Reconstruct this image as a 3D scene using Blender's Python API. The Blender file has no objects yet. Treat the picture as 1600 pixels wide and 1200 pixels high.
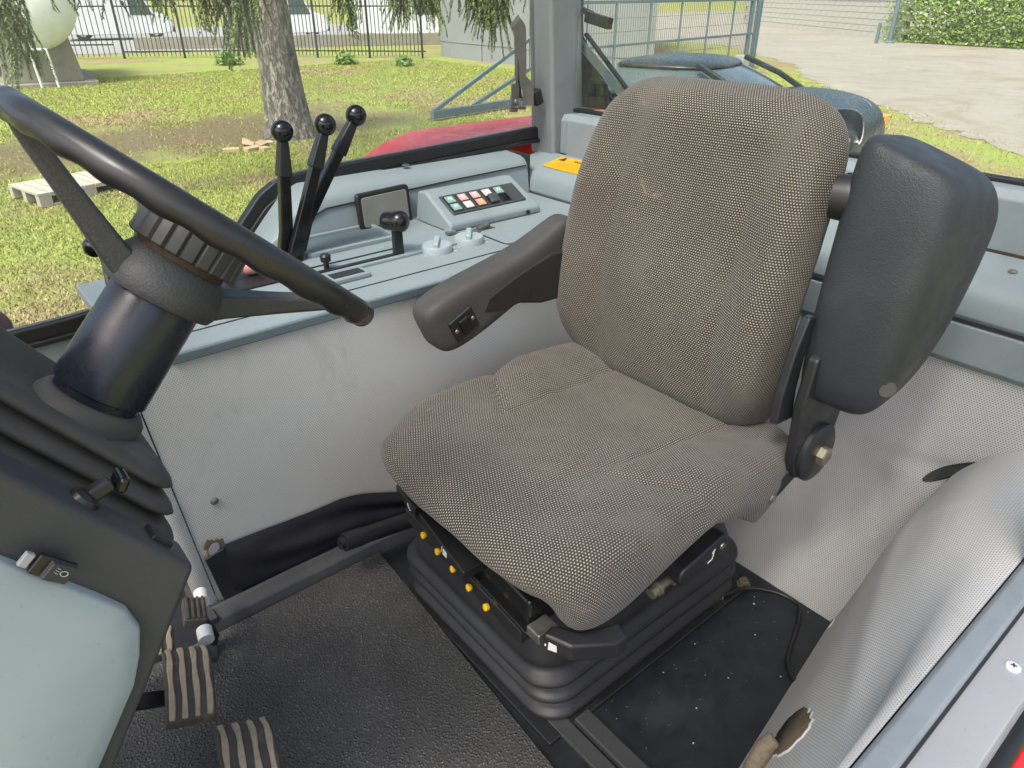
import bpy, bmesh, math, random
from math import sin, cos, pi, radians, sqrt
from mathutils import Vector, Matrix, noise as mnoise
import numpy as np

random.seed(7)
rng = np.random.default_rng(7)
S = bpy.context.scene
COL = S.collection

# ------------------------------------------------------------------ camera
cam_d = bpy.data.cameras.new('camera')
cam_d.sensor_width = 36.0
cam_d.lens = 24.95
cam_d.clip_start = 0.02
cam_d.clip_end = 600.0
cam = bpy.data.objects.new('camera', cam_d)
COL.objects.link(cam)
cam.location = (0.0, 0.0, 1.15)
cam.rotation_euler = (radians(61.0), 0.0, radians(-39.5))
S.camera = cam

# ------------------------------------------------------------------ sky, sun, exposure
SUN_EL, SUN_AZ = radians(58.0), radians(250.0)      # azimuth measured from +Y towards +X
world = bpy.data.worlds.new('World')
S.world = world
world.use_nodes = True
wn, wl = world.node_tree.nodes, world.node_tree.links
wn.clear()
w_out = wn.new('ShaderNodeOutputWorld')
w_bg = wn.new('ShaderNodeBackground')
w_sky = wn.new('ShaderNodeTexSky')
w_sky.sky_type = 'NISHITA'
w_sky.sun_disc = False
w_sky.sun_elevation = SUN_EL
w_sky.sun_rotation = SUN_AZ
w_sky.air_density = 1.0
w_sky.dust_density = 6.0
w_sky.ozone_density = 1.0
w_bg.inputs['Strength'].default_value = 0.12
wl.new(w_sky.outputs['Color'], w_bg.inputs['Color'])
wl.new(w_bg.outputs['Background'], w_out.inputs['Surface'])
sun_d = bpy.data.lights.new('sun', 'SUN')
sun_d.energy = 1.5
sun_d.angle = radians(14.0)
sun_d.color = (1.0, 0.96, 0.90)
sun = bpy.data.objects.new('sun', sun_d)
COL.objects.link(sun)
sd = Vector((sin(SUN_AZ) * cos(SUN_EL), cos(SUN_AZ) * cos(SUN_EL), sin(SUN_EL)))
sun.rotation_euler = sd.to_track_quat('Z', 'Y').to_euler()
sun.location = (0, 0, 20)
S.view_settings.view_transform = 'Standard'
S.view_settings.look = 'None'
S.view_settings.gamma = 1.0
S.view_settings.exposure = 1.60
S.view_settings.use_curve_mapping = False

# ------------------------------------------------------------------ materials
def _mat(name):
    m = bpy.data.materials.new(name)
    m.use_nodes = True
    nt = m.node_tree
    nt.nodes.clear()
    o = nt.nodes.new('ShaderNodeOutputMaterial')
    p = nt.nodes.new('ShaderNodeBsdfPrincipled')
    nt.links.new(p.outputs[0], o.inputs[0])
    return m, nt, p

def N(nt, t, **kw):
    n = nt.nodes.new(t)
    for k, v in kw.items():
        setattr(n, k, v)
    return n

def val(nt, sock, v):
    if hasattr(v, 'links') or isinstance(v, bpy.types.NodeSocket):
        nt.links.new(v, sock)
    else:
        sock.default_value = v

def math_n(nt, op, a, b=0.0, c=0.0):
    n = N(nt, 'ShaderNodeMath', operation=op)
    val(nt, n.inputs[0], a); val(nt, n.inputs[1], b); val(nt, n.inputs[2], c)
    return n.outputs[0]

def maprange(nt, v, a, b, c=0.0, d=1.0, smooth=True):
    n = N(nt, 'ShaderNodeMapRange', interpolation_type='SMOOTHSTEP' if smooth else 'LINEAR')
    val(nt, n.inputs[0], v)
    for i, x in enumerate((a, b, c, d)):
        n.inputs[i + 1].default_value = x
    return n.outputs[0]

def mixc(nt, f, a, b, mode='MIX'):
    n = N(nt, 'ShaderNodeMix', data_type='RGBA', blend_type=mode)
    val(nt, n.inputs[0], f)
    for s, v in ((n.inputs[6], a), (n.inputs[7], b)):
        if isinstance(v, bpy.types.NodeSocket): nt.links.new(v, s)
        else: s.default_value = (*v, 1.0) if len(v) == 3 else v
    return n.outputs[2]

def coords(nt, kind='Object'):
    return N(nt, 'ShaderNodeTexCoord').outputs[kind]

def noise(nt, vec, scale, detail=4.0, rough=0.55, dist=0.0):
    n = N(nt, 'ShaderNodeTexNoise')
    nt.links.new(vec, n.inputs['Vector'])
    n.inputs['Scale'].default_value = scale
    n.inputs['Detail'].default_value = detail
    n.inputs['Roughness'].default_value = rough
    n.inputs['Distortion'].default_value = dist
    return n.outputs[0]

def voronoi(nt, vec, scale, feature='F1'):
    n = N(nt, 'ShaderNodeTexVoronoi', feature=feature)
    nt.links.new(vec, n.inputs['Vector'])
    n.inputs['Scale'].default_value = scale
    return n

def bump(nt, p, h, strength, dist=0.002):
    b = N(nt, 'ShaderNodeBump')
    b.inputs['Strength'].default_value = strength
    b.inputs['Distance'].default_value = dist
    nt.links.new(h, b.inputs['Height'])
    nt.links.new(b.outputs[0], p.inputs['Normal'])
    return b

def plain(name, col, rough=0.5, metal=0.0, var=0.15, vscale=9.0, bs=0.0, bscale=300.0,
          dirt=None, dirt_amt=0.0, dscale=5.0, coat=0.0, spec=0.5, specks=0.0, micro=0.0):
    m, nt, p = _mat(name)
    v = coords(nt)
    n1 = noise(nt, v, vscale, 5)
    c = mixc(nt, n1, [x * (1 - var) for x in col], [min(1, x * (1 + var)) for x in col])
    if dirt:
        d = maprange(nt, noise(nt, v, dscale, 8, 0.65), 0.52, 0.75, 0, dirt_amt)
        c = mixc(nt, d, c, dirt)
    if micro:
        md = maprange(nt, noise(nt, v, 140.0, 4, 0.7), 0.60, 0.72, 0, micro)
        c = mixc(nt, md, c, [x * 0.45 for x in col])
        sm = maprange(nt, noise(nt, v, 3.1, 7, 0.7, 1.2), 0.50, 0.70, 0, micro * 0.7)
        c = mixc(nt, sm, c, [x * 0.62 + 0.012 for x in col])
        sp2 = voronoi(nt, v, 38.0)
        lt = math_n(nt, 'MULTIPLY', maprange(nt, sp2.outputs['Distance'], 0.03, 0.06, 1, 0), math_n(nt, 'GREATER_THAN', N_sep(nt, sp2.outputs['Color']), 0.80))
        c = mixc(nt, math_n(nt, 'MULTIPLY', lt, min(1.0, micro * 1.6)), c, [min(0.7, x * 1.5 + 0.10) for x in col])
    if specks:
        vo = voronoi(nt, v, 24.0)
        sp = maprange(nt, vo.outputs['Distance'], 0.035 * specks, 0.075 * specks, 1, 0)
        keep = math_n(nt, 'GREATER_THAN', N_sep(nt, vo.outputs['Color']), 0.66)
        c = mixc(nt, math_n(nt, 'MULTIPLY', sp, keep), c, (0.5, 0.5, 0.5))
    nt.links.new(c, p.inputs['Base Color'])
    r = maprange(nt, noise(nt, v, vscale * 2.7, 6), 0.3, 0.7, max(0.03, rough - 0.10), min(1, rough + 0.10))
    nt.links.new(r, p.inputs['Roughness'])
    p.inputs['Metallic'].default_value = metal
    p.inputs['Specular IOR Level'].default_value = spec
    p.inputs['Coat Weight'].default_value = coat
    if bs:
        bump(nt, p, noise(nt, v, bscale, 3), bs, 0.001)
    return m

def N_sep(nt, c):
    n = N(nt, 'ShaderNodeSeparateColor')
    nt.links.new(c, n.inputs[0])
    return n.outputs[0]

def dot_grid(nt, uv, pitch, r0, r1, stretch=1.0):
    """staggered dots; returns 0..1 mask from UV in metres"""
    sx = N(nt, 'ShaderNodeSeparateXYZ'); nt.links.new(uv, sx.inputs[0])
    u = math_n(nt, 'DIVIDE', sx.outputs[0], pitch)
    v = math_n(nt, 'DIVIDE', sx.outputs[1], pitch * 0.82)
    row = math_n(nt, 'FLOOR', v)
    off = math_n(nt, 'MULTIPLY', math_n(nt, 'FLOORED_MODULO', row, 2.0), 0.5)
    fu = math_n(nt, 'SUBTRACT', math_n(nt, 'FRACT', math_n(nt, 'ADD', u, off)), 0.5)
    fv = math_n(nt, 'MULTIPLY', math_n(nt, 'SUBTRACT', math_n(nt, 'FRACT', v), 0.5), stretch)
    d = math_n(nt, 'SQRT', math_n(nt, 'ADD', math_n(nt, 'MULTIPLY', fu, fu), math_n(nt, 'MULTIPLY', fv, fv)))
    return maprange(nt, d, r0, r1, 1, 0)

def fabric(name):
    m, nt, p = _mat(name)
    uv = coords(nt, 'UV'); ob = coords(nt)
    wob = N(nt, 'ShaderNodeVectorMath', operation='ADD')
    ns = N(nt, 'ShaderNodeTexNoise'); ns.inputs['Scale'].default_value = 60.0
    nt.links.new(ob, ns.inputs['Vector'])
    sc = N(nt, 'ShaderNodeVectorMath', operation='SCALE'); sc.inputs['Scale'].default_value = 0.0016
    nt.links.new(ns.outputs['Color'], sc.inputs[0])
    nt.links.new(uv, wob.inputs[0]); nt.links.new(sc.outputs[0], wob.inputs[1])
    d = dot_grid(nt, wob.outputs[0], 0.0053, 0.13, 0.37, 1.1)
    fz = noise(nt, ob, 900.0, 2)
    wear = noise(nt, ob, 7.0, 6, 0.6)
    hue = maprange(nt, noise(nt, ob, 3.0, 4, 0.6, 0.4), 0.38, 0.62)
    lightc = mixc(nt, wear, (0.31, 0.278, 0.238), (0.56, 0.51, 0.44))
    lightc = mixc(nt, math_n(nt, 'MULTIPLY', hue, 0.35), lightc, (0.48, 0.42, 0.325))
    darkc = mixc(nt, fz, (0.026, 0.022, 0.019), (0.070, 0.060, 0.051))
    amt = math_n(nt, 'MULTIPLY', d, maprange(nt, noise(nt, ob, 260.0, 3), 0.25, 0.6, 0.55, 1.0))
    c = mixc(nt, amt, darkc, lightc)
    grime = maprange(nt, noise(nt, ob, 5.0, 9, 0.66, 1.0), 0.44, 0.70, 0.0, 0.75)
    c = mixc(nt, grime, c, (0.125, 0.112, 0.096))
    stain = maprange(nt, noise(nt, ob, 2.4, 6, 0.62, 0.7), 0.42, 0.66, 0.0, 0.42)
    c = mixc(nt, stain, c, (0.075, 0.062, 0.052))
    fray = maprange(nt, noise(nt, ob, 11.0, 9, 0.72, 1.6), 0.63, 0.74, 0.0, 0.5)
    c = mixc(nt, fray, c, (0.33, 0.27, 0.21))
    nt.links.new(c, p.inputs['Base Color'])
    p.inputs['Roughness'].default_value = 0.95
    p.inputs['Specular IOR Level'].default_value = 0.15
    p.inputs['Sheen Weight'].default_value = 0.15
    h = math_n(nt, 'ADD', d, math_n(nt, 'MULTIPLY', fz, 0.35))
    bump(nt, p, h, 0.55, 0.0012)
    return m

def vinyl(name, base, hole, pitch=0.0047, grime_c=(0.24, 0.235, 0.225), rough=0.62):
    m, nt, p = _mat(name)
    uv = coords(nt, 'UV'); ob = coords(nt)
    d = dot_grid(nt, uv, pitch, 0.15, 0.33)
    n1 = noise(nt, ob, 3.2, 7, 0.6, 0.4)
    c = mixc(nt, n1, [x * 0.90 for x in base], [x * 1.08 for x in base])
    g = maprange(nt, noise(nt, ob, 5.5, 8, 0.68, 0.8), 0.55, 0.8, 0, 0.45)
    c = mixc(nt, g, c, grime_c)
    vis = maprange(nt, noise(nt, ob, 2.3, 4), 0.35, 0.65, 0.55, 1.0)
    c = mixc(nt, math_n(nt, 'MULTIPLY', d, vis), c, hole)
    nt.links.new(c, p.inputs['Base Color'])
    p.inputs['Roughness'].default_value = rough
    p.inputs['Specular IOR Level'].default_value = 0.35
    h = math_n(nt, 'SUBTRACT', math_n(nt, 'MULTIPLY', noise(nt, ob, 400.0, 2), 0.3), d)
    bump(nt, p, h, 0.35, 0.0008)
    return m

def rubber_mat(name):
    m, nt, p = _mat(name)
    ob = coords(nt)
    vo = voronoi(nt, ob, 185.0)
    n1 = noise(nt, ob, 240.0, 3)
    peb = maprange(nt, vo.outputs['Distance'], 0.0, 0.62, 1, 0)
    dust = maprange(nt, noise(nt, ob, 5.0, 6, 0.6), 0.35, 0.72, 0.05, 0.62)
    tip = math_n(nt, 'MULTIPLY', maprange(nt, peb, 0.50, 0.85), maprange(nt, n1, 0.42, 0.58))
    c = mixc(nt, math_n(nt, 'MULTIPLY', dust, 0.55), (0.042, 0.043, 0.044), (0.135, 0.131, 0.124))
    c = mixc(nt, math_n(nt, 'MULTIPLY', tip, maprange(nt, dust, 0.0, 0.6, 0.35, 1.0)), c, (0.30, 0.29, 0.27))
    nt.links.new(c, p.inputs['Base Color'])
    p.inputs['Roughness'].default_value = 0.62
    p.inputs['Specular IOR Level'].default_value = 0.4
    bump(nt, p, peb, 0.9, 0.0022)
    return m

def leather(name, col, rough=0.5, scale=420.0, strength=0.35, dust=None, damt=0.3):
    m, nt, p = _mat(name)
    ob = coords(nt)
    vo = voronoi(nt, ob, scale)
    c = mixc(nt, noise(nt, ob, 8.0, 6), [x * 0.82 for x in col], [x * 1.2 for x in col])
    if dust:
        d = maprange(nt, noise(nt, ob, 6.0, 8, 0.65, 0.5), 0.45, 0.75, 0, damt)
        c = mixc(nt, d, c, dust)
    nt.links.new(c, p.inputs['Base Color'])
    nt.links.new(maprange(nt, noise(nt, ob, 20.0, 5), 0.3, 0.7, rough - 0.08, rough + 0.1), p.inputs['Roughness'])
    bump(nt, p, vo.outputs['Distance'], strength, 0.0008)
    return m

def glass_mat(name):
    m = bpy.data.materials.new(name); m.use_nodes = True
    nt = m.node_tree; nt.nodes.clear()
    o = N(nt, 'ShaderNodeOutputMaterial'); mx = N(nt, 'ShaderNodeMixShader')
    t = N(nt, 'ShaderNodeBsdfTransparent'); g = N(nt, 'ShaderNodeBsdfGlossy')
    t.inputs['Color'].default_value = (0.90, 0.94, 0.92, 1)
    g.inputs['Roughness'].default_value = 0.04
    f = N(nt, 'ShaderNodeFresnel'); f.inputs['IOR'].default_value = 1.3
    nt.links.new(f.outputs[0], mx.inputs[0]); nt.links.new(t.outputs[0], mx.inputs[1]); nt.links.new(g.outputs[0], mx.inputs[2])
    d = N(nt, 'ShaderNodeBsdfDiffuse'); d.inputs['Color'].default_value = (0.75, 0.75, 0.72, 1)
    ob = coords(nt); mp = N(nt, 'ShaderNodeMapping'); mp.inputs['Scale'].default_value = (1, 1, 0.35); mp.inputs['Rotation'].default_value = (0.0, 0.5, 0.0)
    nt.links.new(ob, mp.inputs[0])
    f1 = maprange(nt, noise(nt, mp.outputs[0], 4.0, 8, 0.65, 1.5), 0.42, 0.78, 0.012, 0.085)
    f2 = maprange(nt, noise(nt, ob, 160.0, 2), 0.66, 0.76, 0.0, 0.10)
    m2 = N(nt, 'ShaderNodeMixShader'); nt.links.new(math_n(nt, 'ADD', f1, f2), m2.inputs[0])
    nt.links.new(mx.outputs[0], m2.inputs[1]); nt.links.new(d.outputs[0], m2.inputs[2])
    nt.links.new(m2.outputs[0], o.inputs[0])
    return m

MT = {}
MT['fabric'] = fabric('woven_seat_fabric')
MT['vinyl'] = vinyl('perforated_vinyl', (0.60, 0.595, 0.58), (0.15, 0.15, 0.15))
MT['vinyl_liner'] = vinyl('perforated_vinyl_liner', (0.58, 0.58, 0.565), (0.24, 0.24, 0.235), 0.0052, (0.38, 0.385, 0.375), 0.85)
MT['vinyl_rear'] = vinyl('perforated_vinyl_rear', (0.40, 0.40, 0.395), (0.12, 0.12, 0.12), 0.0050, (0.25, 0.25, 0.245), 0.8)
MT['black_vinyl'] = plain('black_vinyl', (0.020, 0.020, 0.024), 0.42, bs=0.1, bscale=200)
MT['mat'] = rubber_mat('pebbled_rubber')
MT['floor'] = plain('black_painted_floor', (0.013, 0.015, 0.019), 0.5, dirt=(0.045, 0.052, 0.066), dirt_amt=0.5, dscale=3.0, specks=1.0)
MT['floor_trim'] = plain('grey_rubber_trim', (0.042, 0.044, 0.048), 0.6, micro=0.4, dirt=(0.10, 0.10, 0.095), dirt_amt=0.5, dscale=9, bs=0.15)
MT['teal'] = plain('grey_blue_plastic', (0.232, 0.278, 0.297), 0.55, micro=0.40, var=0.10, vscale=4, dirt=(0.26, 0.29, 0.29), dirt_amt=0.35, dscale=7, bs=0.08, bscale=600)
MT['teal_dark'] = plain('grey_blue_trim', (0.115, 0.155, 0.172), 0.45, var=0.08, bs=0.08, bscale=600)
MT['teal_light'] = plain('pale_grey_blue_panel', (0.31, 0.37, 0.40), 0.45, micro=0.25, var=0.06, vscale=3, dirt=(0.36, 0.44, 0.46), dirt_amt=0.5, dscale=6)
MT['teal_paint'] = plain('grey_blue_paint', (0.245, 0.282, 0.305), 0.45, micro=0.3, var=0.08, dirt=(0.14, 0.16, 0.165), dirt_amt=0.35, dscale=10)
MT['sill_grey'] = plain('sill_grey_paint', (0.33, 0.34, 0.36), 0.4, micro=0.25, var=0.06)
MT['dash_grey'] = leather('dash_grey_plastic', (0.040, 0.043, 0.050), 0.55, 700, 0.25, (0.08, 0.075, 0.075), 0.35)
MT['boot'] = plain('boot_rubber', (0.062, 0.060, 0.056), 0.68, micro=0.3, var=0.2, dirt=(0.095, 0.088, 0.078), dirt_amt=0.5, dscale=8, bs=0.1)
MT['black_plastic'] = plain('black_plastic', (0.016, 0.016, 0.018), 0.38, bs=0.08, bscale=800)
MT['black_gloss'] = plain('black_gloss_paint', (0.010, 0.010, 0.011), 0.16, var=0.2)
MT['black_ball'] = plain('black_ball', (0.008, 0.008, 0.009), 0.10)
MT['column'] = plain('column_black', (0.014, 0.017, 0.028), 0.27, var=0.15, bs=0.06, bscale=500)
MT['wheel_rim'] = plain('wheel_rim_plastic', (0.017, 0.017, 0.019), 0.34, micro=0.25, dirt=(0.05, 0.047, 0.045), dirt_amt=0.4, dscale=14, bs=0.06, bscale=500)
MT['wheel_hub'] = leather('wheel_hub_plastic', (0.044, 0.045, 0.048), 0.55, 380, 0.5, (0.12, 0.09, 0.06), 0.4)
MT['ribbed'] = plain('ribbed_plastic', (0.045, 0.045, 0.044), 0.45, dirt=(0.10, 0.09, 0.075), dirt_amt=0.4, dscale=25)
MT['rust'] = plain('rusty_metal', (0.055, 0.030, 0.018), 0.75, var=0.4, vscale=40)
MT['arm_left'] = leather('armrest_vinyl', (0.026, 0.029, 0.034), 0.5, 420, 0.7, (0.055, 0.060, 0.066), 0.5)
MT['arm_right'] = leather('armrest_worn_vinyl', (0.052, 0.050, 0.047), 0.66, 520, 0.3, (0.125, 0.115, 0.10), 0.5)
MT['arm_inner'] = plain('armrest_inner_plastic', (0.022, 0.021, 0.020), 0.5, micro=0.5, dirt=(0.055, 0.05, 0.045), dirt_amt=0.4, dscale=16)
MT['bracket'] = plain('black_bracket', (0.018, 0.019, 0.021), 0.4, micro=0.35, dirt=(0.05, 0.05, 0.05), dirt_amt=0.3, dscale=20)
MT['bellows'] = plain('bellows_rubber', (0.026, 0.027, 0.030), 0.5, micro=0.35, var=0.2, dirt=(0.05, 0.05, 0.05), dirt_amt=0.4, dscale=10, bs=0.06)
MT['steel'] = plain('worn_steel', (0.32, 0.31, 0.28), 0.42, 0.85, var=0.3, vscale=30)
MT['brass'] = plain('dull_bolt', (0.30, 0.27, 0.20), 0.5, 0.7, var=0.35, vscale=60)
MT['white'] = plain('white_print', (0.72, 0.72, 0.72), 0.5, var=0.04)
MT['white_plastic'] = plain('white_plastic', (0.72, 0.73, 0.72), 0.45, var=0.08, dirt=(0.35, 0.33, 0.3), dirt_amt=0.3)
MT['yellow'] = plain('yellow_plug', (0.75, 0.45, 0.01), 0.5, var=0.15, vscale=80)
MT['sticker'] = plain('yellow_sticker', (0.72, 0.38, 0.006), 0.45, var=0.08)
MT['pink'] = plain('faded_red_plastic', (0.62, 0.27, 0.26), 0.5, var=0.08)
MT['red'] = plain('red_paint', (0.64, 0.026, 0.036), 0.4, var=0.08, coat=0.15, dirt=(0.50, 0.06, 0.06), dirt_amt=0.3)
MT['rubber'] = plain('black_rubber_seal', (0.012, 0.012, 0.013), 0.5)
MT['ped'] = plain('pedal_rubber', (0.075, 0.067, 0.056), 0.7, var=0.35, vscale=40, dirt=(0.19, 0.155, 0.11), dirt_amt=0.8, dscale=18)
MT['ped_rib'] = plain('pedal_worn_rib', (0.40, 0.32, 0.225), 0.8, var=0.3, vscale=60, dirt=(0.13, 0.11, 0.085), dirt_amt=0.7, dscale=45)
MT['foam'] = plain('old_foam', (0.13, 0.10, 0.065), 0.95, var=0.3, vscale=60, bs=0.5, bscale=250)
MT['towel'] = plain('beige_felt', (0.235, 0.19, 0.135), 0.95, var=0.45, vscale=160, bs=1.0, bscale=420)
MT['btn_dark'] = plain('switch_dark', (0.050, 0.055, 0.060), 0.45)
MT['btn_green'] = plain('button_green', (0.20, 0.36, 0.30), 0.5, var=0.1, vscale=60)
MT['btn_pink'] = plain('button_pink', (0.55, 0.34, 0.34), 0.5, var=0.1, vscale=60)
MT['btn_orange'] = plain('button_orange', (0.62, 0.28, 0.16), 0.5, var=0.1, vscale=60)
MT['btn_white'] = plain('button_white', (0.60, 0.54, 0.50), 0.5, var=0.1, vscale=60)
MT['speaker'] = plain('speaker_cloth', (0.20, 0.195, 0.175), 0.9, var=0.25, vscale=14, bs=0.4, bscale=700)
MT['knob_grey'] = plain('grey_knob', (0.34, 0.40, 0.42), 0.45, micro=0.3, var=0.06)
MT['zinc'] = plain('grey_painted_strap', (0.12, 0.117, 0.108), 0.45, 0.3, var=0.3, vscale=25, dirt=(0.09, 0.08, 0.065), dirt_amt=0.6, dscale=18)
MT['arm_paint'] = plain('worn_grey_arm', (0.36, 0.41, 0.43), 0.45, var=0.15, vscale=40, dirt=(0.12, 0.11, 0.10), dirt_amt=0.7, dscale=35)
MT['glass'] = glass_mat('window_glass')
MT['seam'] = plain('dark_seam', (0.02, 0.022, 0.024), 0.7)

# ------------------------------------------------------------------ mesh helpers
def V(*a): return Vector(a)

class MB:
    def __init__(s):
        s.v = []; s.f = []; s.uv = None
    def add(s, verts, faces):
        o = len(s.v)
        s.v += [tuple(v) for v in verts]
        s.f += [tuple(i + o for i in f) for f in faces]
        return s
    def box(s, c, size, R=None):
        c = Vector(c); hx, hy, hz = [x / 2 for x in size]
        vs = [Vector((x, y, z)) for x in (-hx, hx) for y in (-hy, hy) for z in (-hz, hz)]
        if R is not None: vs = [R @ v for v in vs]
        return s.add([c + v for v in vs], [(0, 1, 3, 2), (4, 6, 7, 5), (0, 4, 5, 1), (2, 3, 7, 6), (0, 2, 6, 4), (1, 5, 7, 3)])
    def frames(s, pts, up=None):
        pts = [Vector(p) for p in pts]; out = []
        n = len(pts); prev = None
        for i in range(n):
            t = (pts[min(i + 1, n - 1)] - pts[max(i - 1, 0)]).normalized()
            if prev is None:
                a = Vector(up) if up else (Vector((0, 0, 1)) if abs(t.z) < 0.9 else Vector((1, 0, 0)))
            else: a = prev
            x = (a - t * a.dot(t))
            if x.length < 1e-6: x = t.orthogonal()
            x.normalize(); prev = x
            out.append((pts[i], x, t.cross(x)))
        return out
    def tube(s, pts, r, n=12, cap=True, up=None, sx=1.0, sy=1.0, closed=False):
        fr = s.frames(pts, up)
        if not hasattr(r, '__len__'): r = [r] * len(pts)
        vs = []
        for (p, x, y), rr in zip(fr, r):
            for k in range(n):
                a = 2 * pi * k / n
                vs.append(p + x * (rr * sx * cos(a)) + y * (rr * sy * sin(a)))
        fs = []
        m = len(pts)
        for i in range(m - 1):
            for k in range(n):
                fs.append((i * n + k, i * n + (k + 1) % n, (i + 1) * n + (k + 1) % n, (i + 1) * n + k))
        if cap:
            fs.append(tuple(range(n - 1, -1, -1))); fs.append(tuple((m - 1) * n + k for k in range(n)))
        return s.add(vs, fs)
    def bar(s, pts, w, h, up=None):
        """rectangular section bar; w along 'up' axis, h across"""
        fr = s.frames(pts, up); vs = []
        if not hasattr(w, '__len__'): w = [w] * len(pts)
        if not hasattr(h, '__len__'): h = [h] * len(pts)
        for (p, x, y), ww, hh in zip(fr, w, h):
            for a, b in ((-1, -1), (1, -1), (1, 1), (-1, 1)):
                vs.append(p + x * (ww * a / 2) + y * (hh * b / 2))
        fs = []; m = len(pts)
        for i in range(m - 1):
            for k in range(4):
                fs.append((i * 4 + k, i * 4 + (k + 1) % 4, (i + 1) * 4 + (k + 1) % 4, (i + 1) * 4 + k))
        fs.append((3, 2, 1, 0)); fs.append(tuple((m - 1) * 4 + k for k in range(4)))
        return s.add(vs, fs)
    def lathe(s, prof, o, axis, n=24, cap=True):
        o = Vector(o); a = Vector(axis).normalized(); x = a.orthogonal().normalized(); y = a.cross(x)
        vs = []
        for r, h in prof:
            for k in range(n):
                t = 2 * pi * k / n
                vs.append(o + a * h + x * (r * cos(t)) + y * (r * sin(t)))
        fs = []
        for i in range(len(prof) - 1):
            for k in range(n):
                fs.append((i * n + k, i * n + (k + 1) % n, (i + 1) * n + (k + 1) % n, (i + 1) * n + k))
        if cap:
            fs.append(tuple(range(n - 1, -1, -1))); fs.append(tuple((len(prof) - 1) * n + k for k in range(n)))
        return s.add(vs, fs)
    def sphere(s, c, r, n=24, m=14, sc=(1, 1, 1)):
        c = Vector(c); vs = [c + Vector((0, 0, r * sc[2]))]
        for i in range(1, m):
            ph = pi * i / m
            for k in range(n):
                t = 2 * pi * k / n
                vs.append(c + Vector((r * sc[0] * sin(ph) * cos(t), r * sc[1] * sin(ph) * sin(t), r * sc[2] * cos(ph))))
        vs.append(c - Vector((0, 0, r * sc[2])))
        fs = [(0, 1 + k, 1 + (k + 1) % n) for k in range(n)]
        for i in range(m - 2):
            for k in range(n):
                a = 1 + i * n + k; b = 1 + i * n + (k + 1) % n
                fs.append((a, a + n, b + n, b))
        L = len(vs) - 1; b0 = 1 + (m - 2) * n
        fs += [(L, b0 + (k + 1) % n, b0 + k) for k in range(n)]
        return s.add(vs, fs)
    def prism(s, poly, o, u, v, depth):
        """extrude a 2-D polygon (in axes u,v at o) by the vector depth"""
        o = Vector(o); u = Vector(u); v = Vector(v); d = Vector(depth); n = len(poly)
        a = [o + u * x + v * y for x, y in poly]
        vs = a + [p + d for p in a]
        fs = [tuple(range(n - 1, -1, -1)), tuple(range(n, 2 * n))]
        fs += [(k, (k + 1) % n, n + (k + 1) % n, n + k) for k in range(n)]
        return s.add(vs, fs)
    def loft(s, rings, cap=True):
        n = len(rings[0]); vs = [p for r in rings for p in r]; fs = []
        for i in range(len(rings) - 1):
            for k in range(n):
                fs.append((i * n + k, i * n + (k + 1) % n, (i + 1) * n + (k + 1) % n, (i + 1) * n + k))
        if cap:
            fs.append(tuple(range(n - 1, -1, -1))); fs.append(tuple((len(rings) - 1) * n + k for k in range(n)))
        return s.add(vs, fs)
    def grid(s, fn, nu, nv, uvfn=None):
        vs = []; uv = []
        for j in range(nv + 1):
            for i in range(nu + 1):
                p = fn(i / nu, j / nv); vs.append(p)
                if uvfn: uv.append(uvfn(i / nu, j / nv, p))
        fs = [(j * (nu + 1) + i, j * (nu + 1) + i + 1, (j + 1) * (nu + 1) + i + 1, (j + 1) * (nu + 1) + i)
              for j in range(nv) for i in range(nu)]
        s.add(vs, fs)
        if uvfn: s.uv = (s.uv or []) + uv
        return s
    def mesh(s, name):
        me = bpy.data.meshes.new(name)
        me.from_pydata(s.v, [], s.f)
        if s.uv:
            L = me.uv_layers.new(name='UVMap')
            for l in me.loops: L.data[l.index].uv = s.uv[l.vertex_index]
        bm = bmesh.new(); bm.from_mesh(me)
        bmesh.ops.recalc_face_normals(bm, faces=bm.faces)
        bm.to_mesh(me); bm.free()
        return me
    def build(s, name, mat, parent=None, smooth=True, bevel=0.0, seg=2, sub=0, ang=38):
        me = s.mesh(name)
        if smooth:
            me.polygons.foreach_set('use_smooth', [True] * len(me.polygons))
            if not bevel and not sub: me.set_sharp_from_angle(angle=radians(ang))
        ob = bpy.data.objects.new(name, me); COL.objects.link(ob)
        me.materials.append(MT[mat] if isinstance(mat, str) else mat)
        if bevel:
            b = ob.modifiers.new('bevel', 'BEVEL'); b.width = bevel; b.segments = seg
            b.limit_method = 'ANGLE'; b.angle_limit = radians(32); b.harden_normals = True
        if sub:
            m = ob.modifiers.new('sub', 'SUBSURF'); m.levels = sub; m.render_levels = sub
        if parent is not None: adopt(ob, parent)
        return ob

WORLD_LOC = {}
def wloc(o):
    p = Vector((0, 0, 0))
    while o is not None:
        p = p + o.location; o = o.parent
    return p
def adopt(ob, parent):
    ob.parent = parent
    ob.matrix_parent_inverse = Matrix.Translation(-WORLD_LOC.get(parent.name, Vector((0, 0, 0))))

def tag(o, label=None, cat=None, group=None, kind=None):
    if label: o['label'] = label
    if cat: o['category'] = cat
    if group: o['group'] = group
    if kind: o['kind'] = kind
    return o

def thing(name, label, cat, loc=(0, 0, 0), group=None):
    o = bpy.data.objects.new(name, None); COL.objects.link(o)
    o.location = loc; o.empty_display_size = 0.05
    WORLD_LOC[o.name] = Vector(loc)
    return tag(o, label, cat, group)

def struct(ob): return tag(ob, kind='structure')

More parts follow.
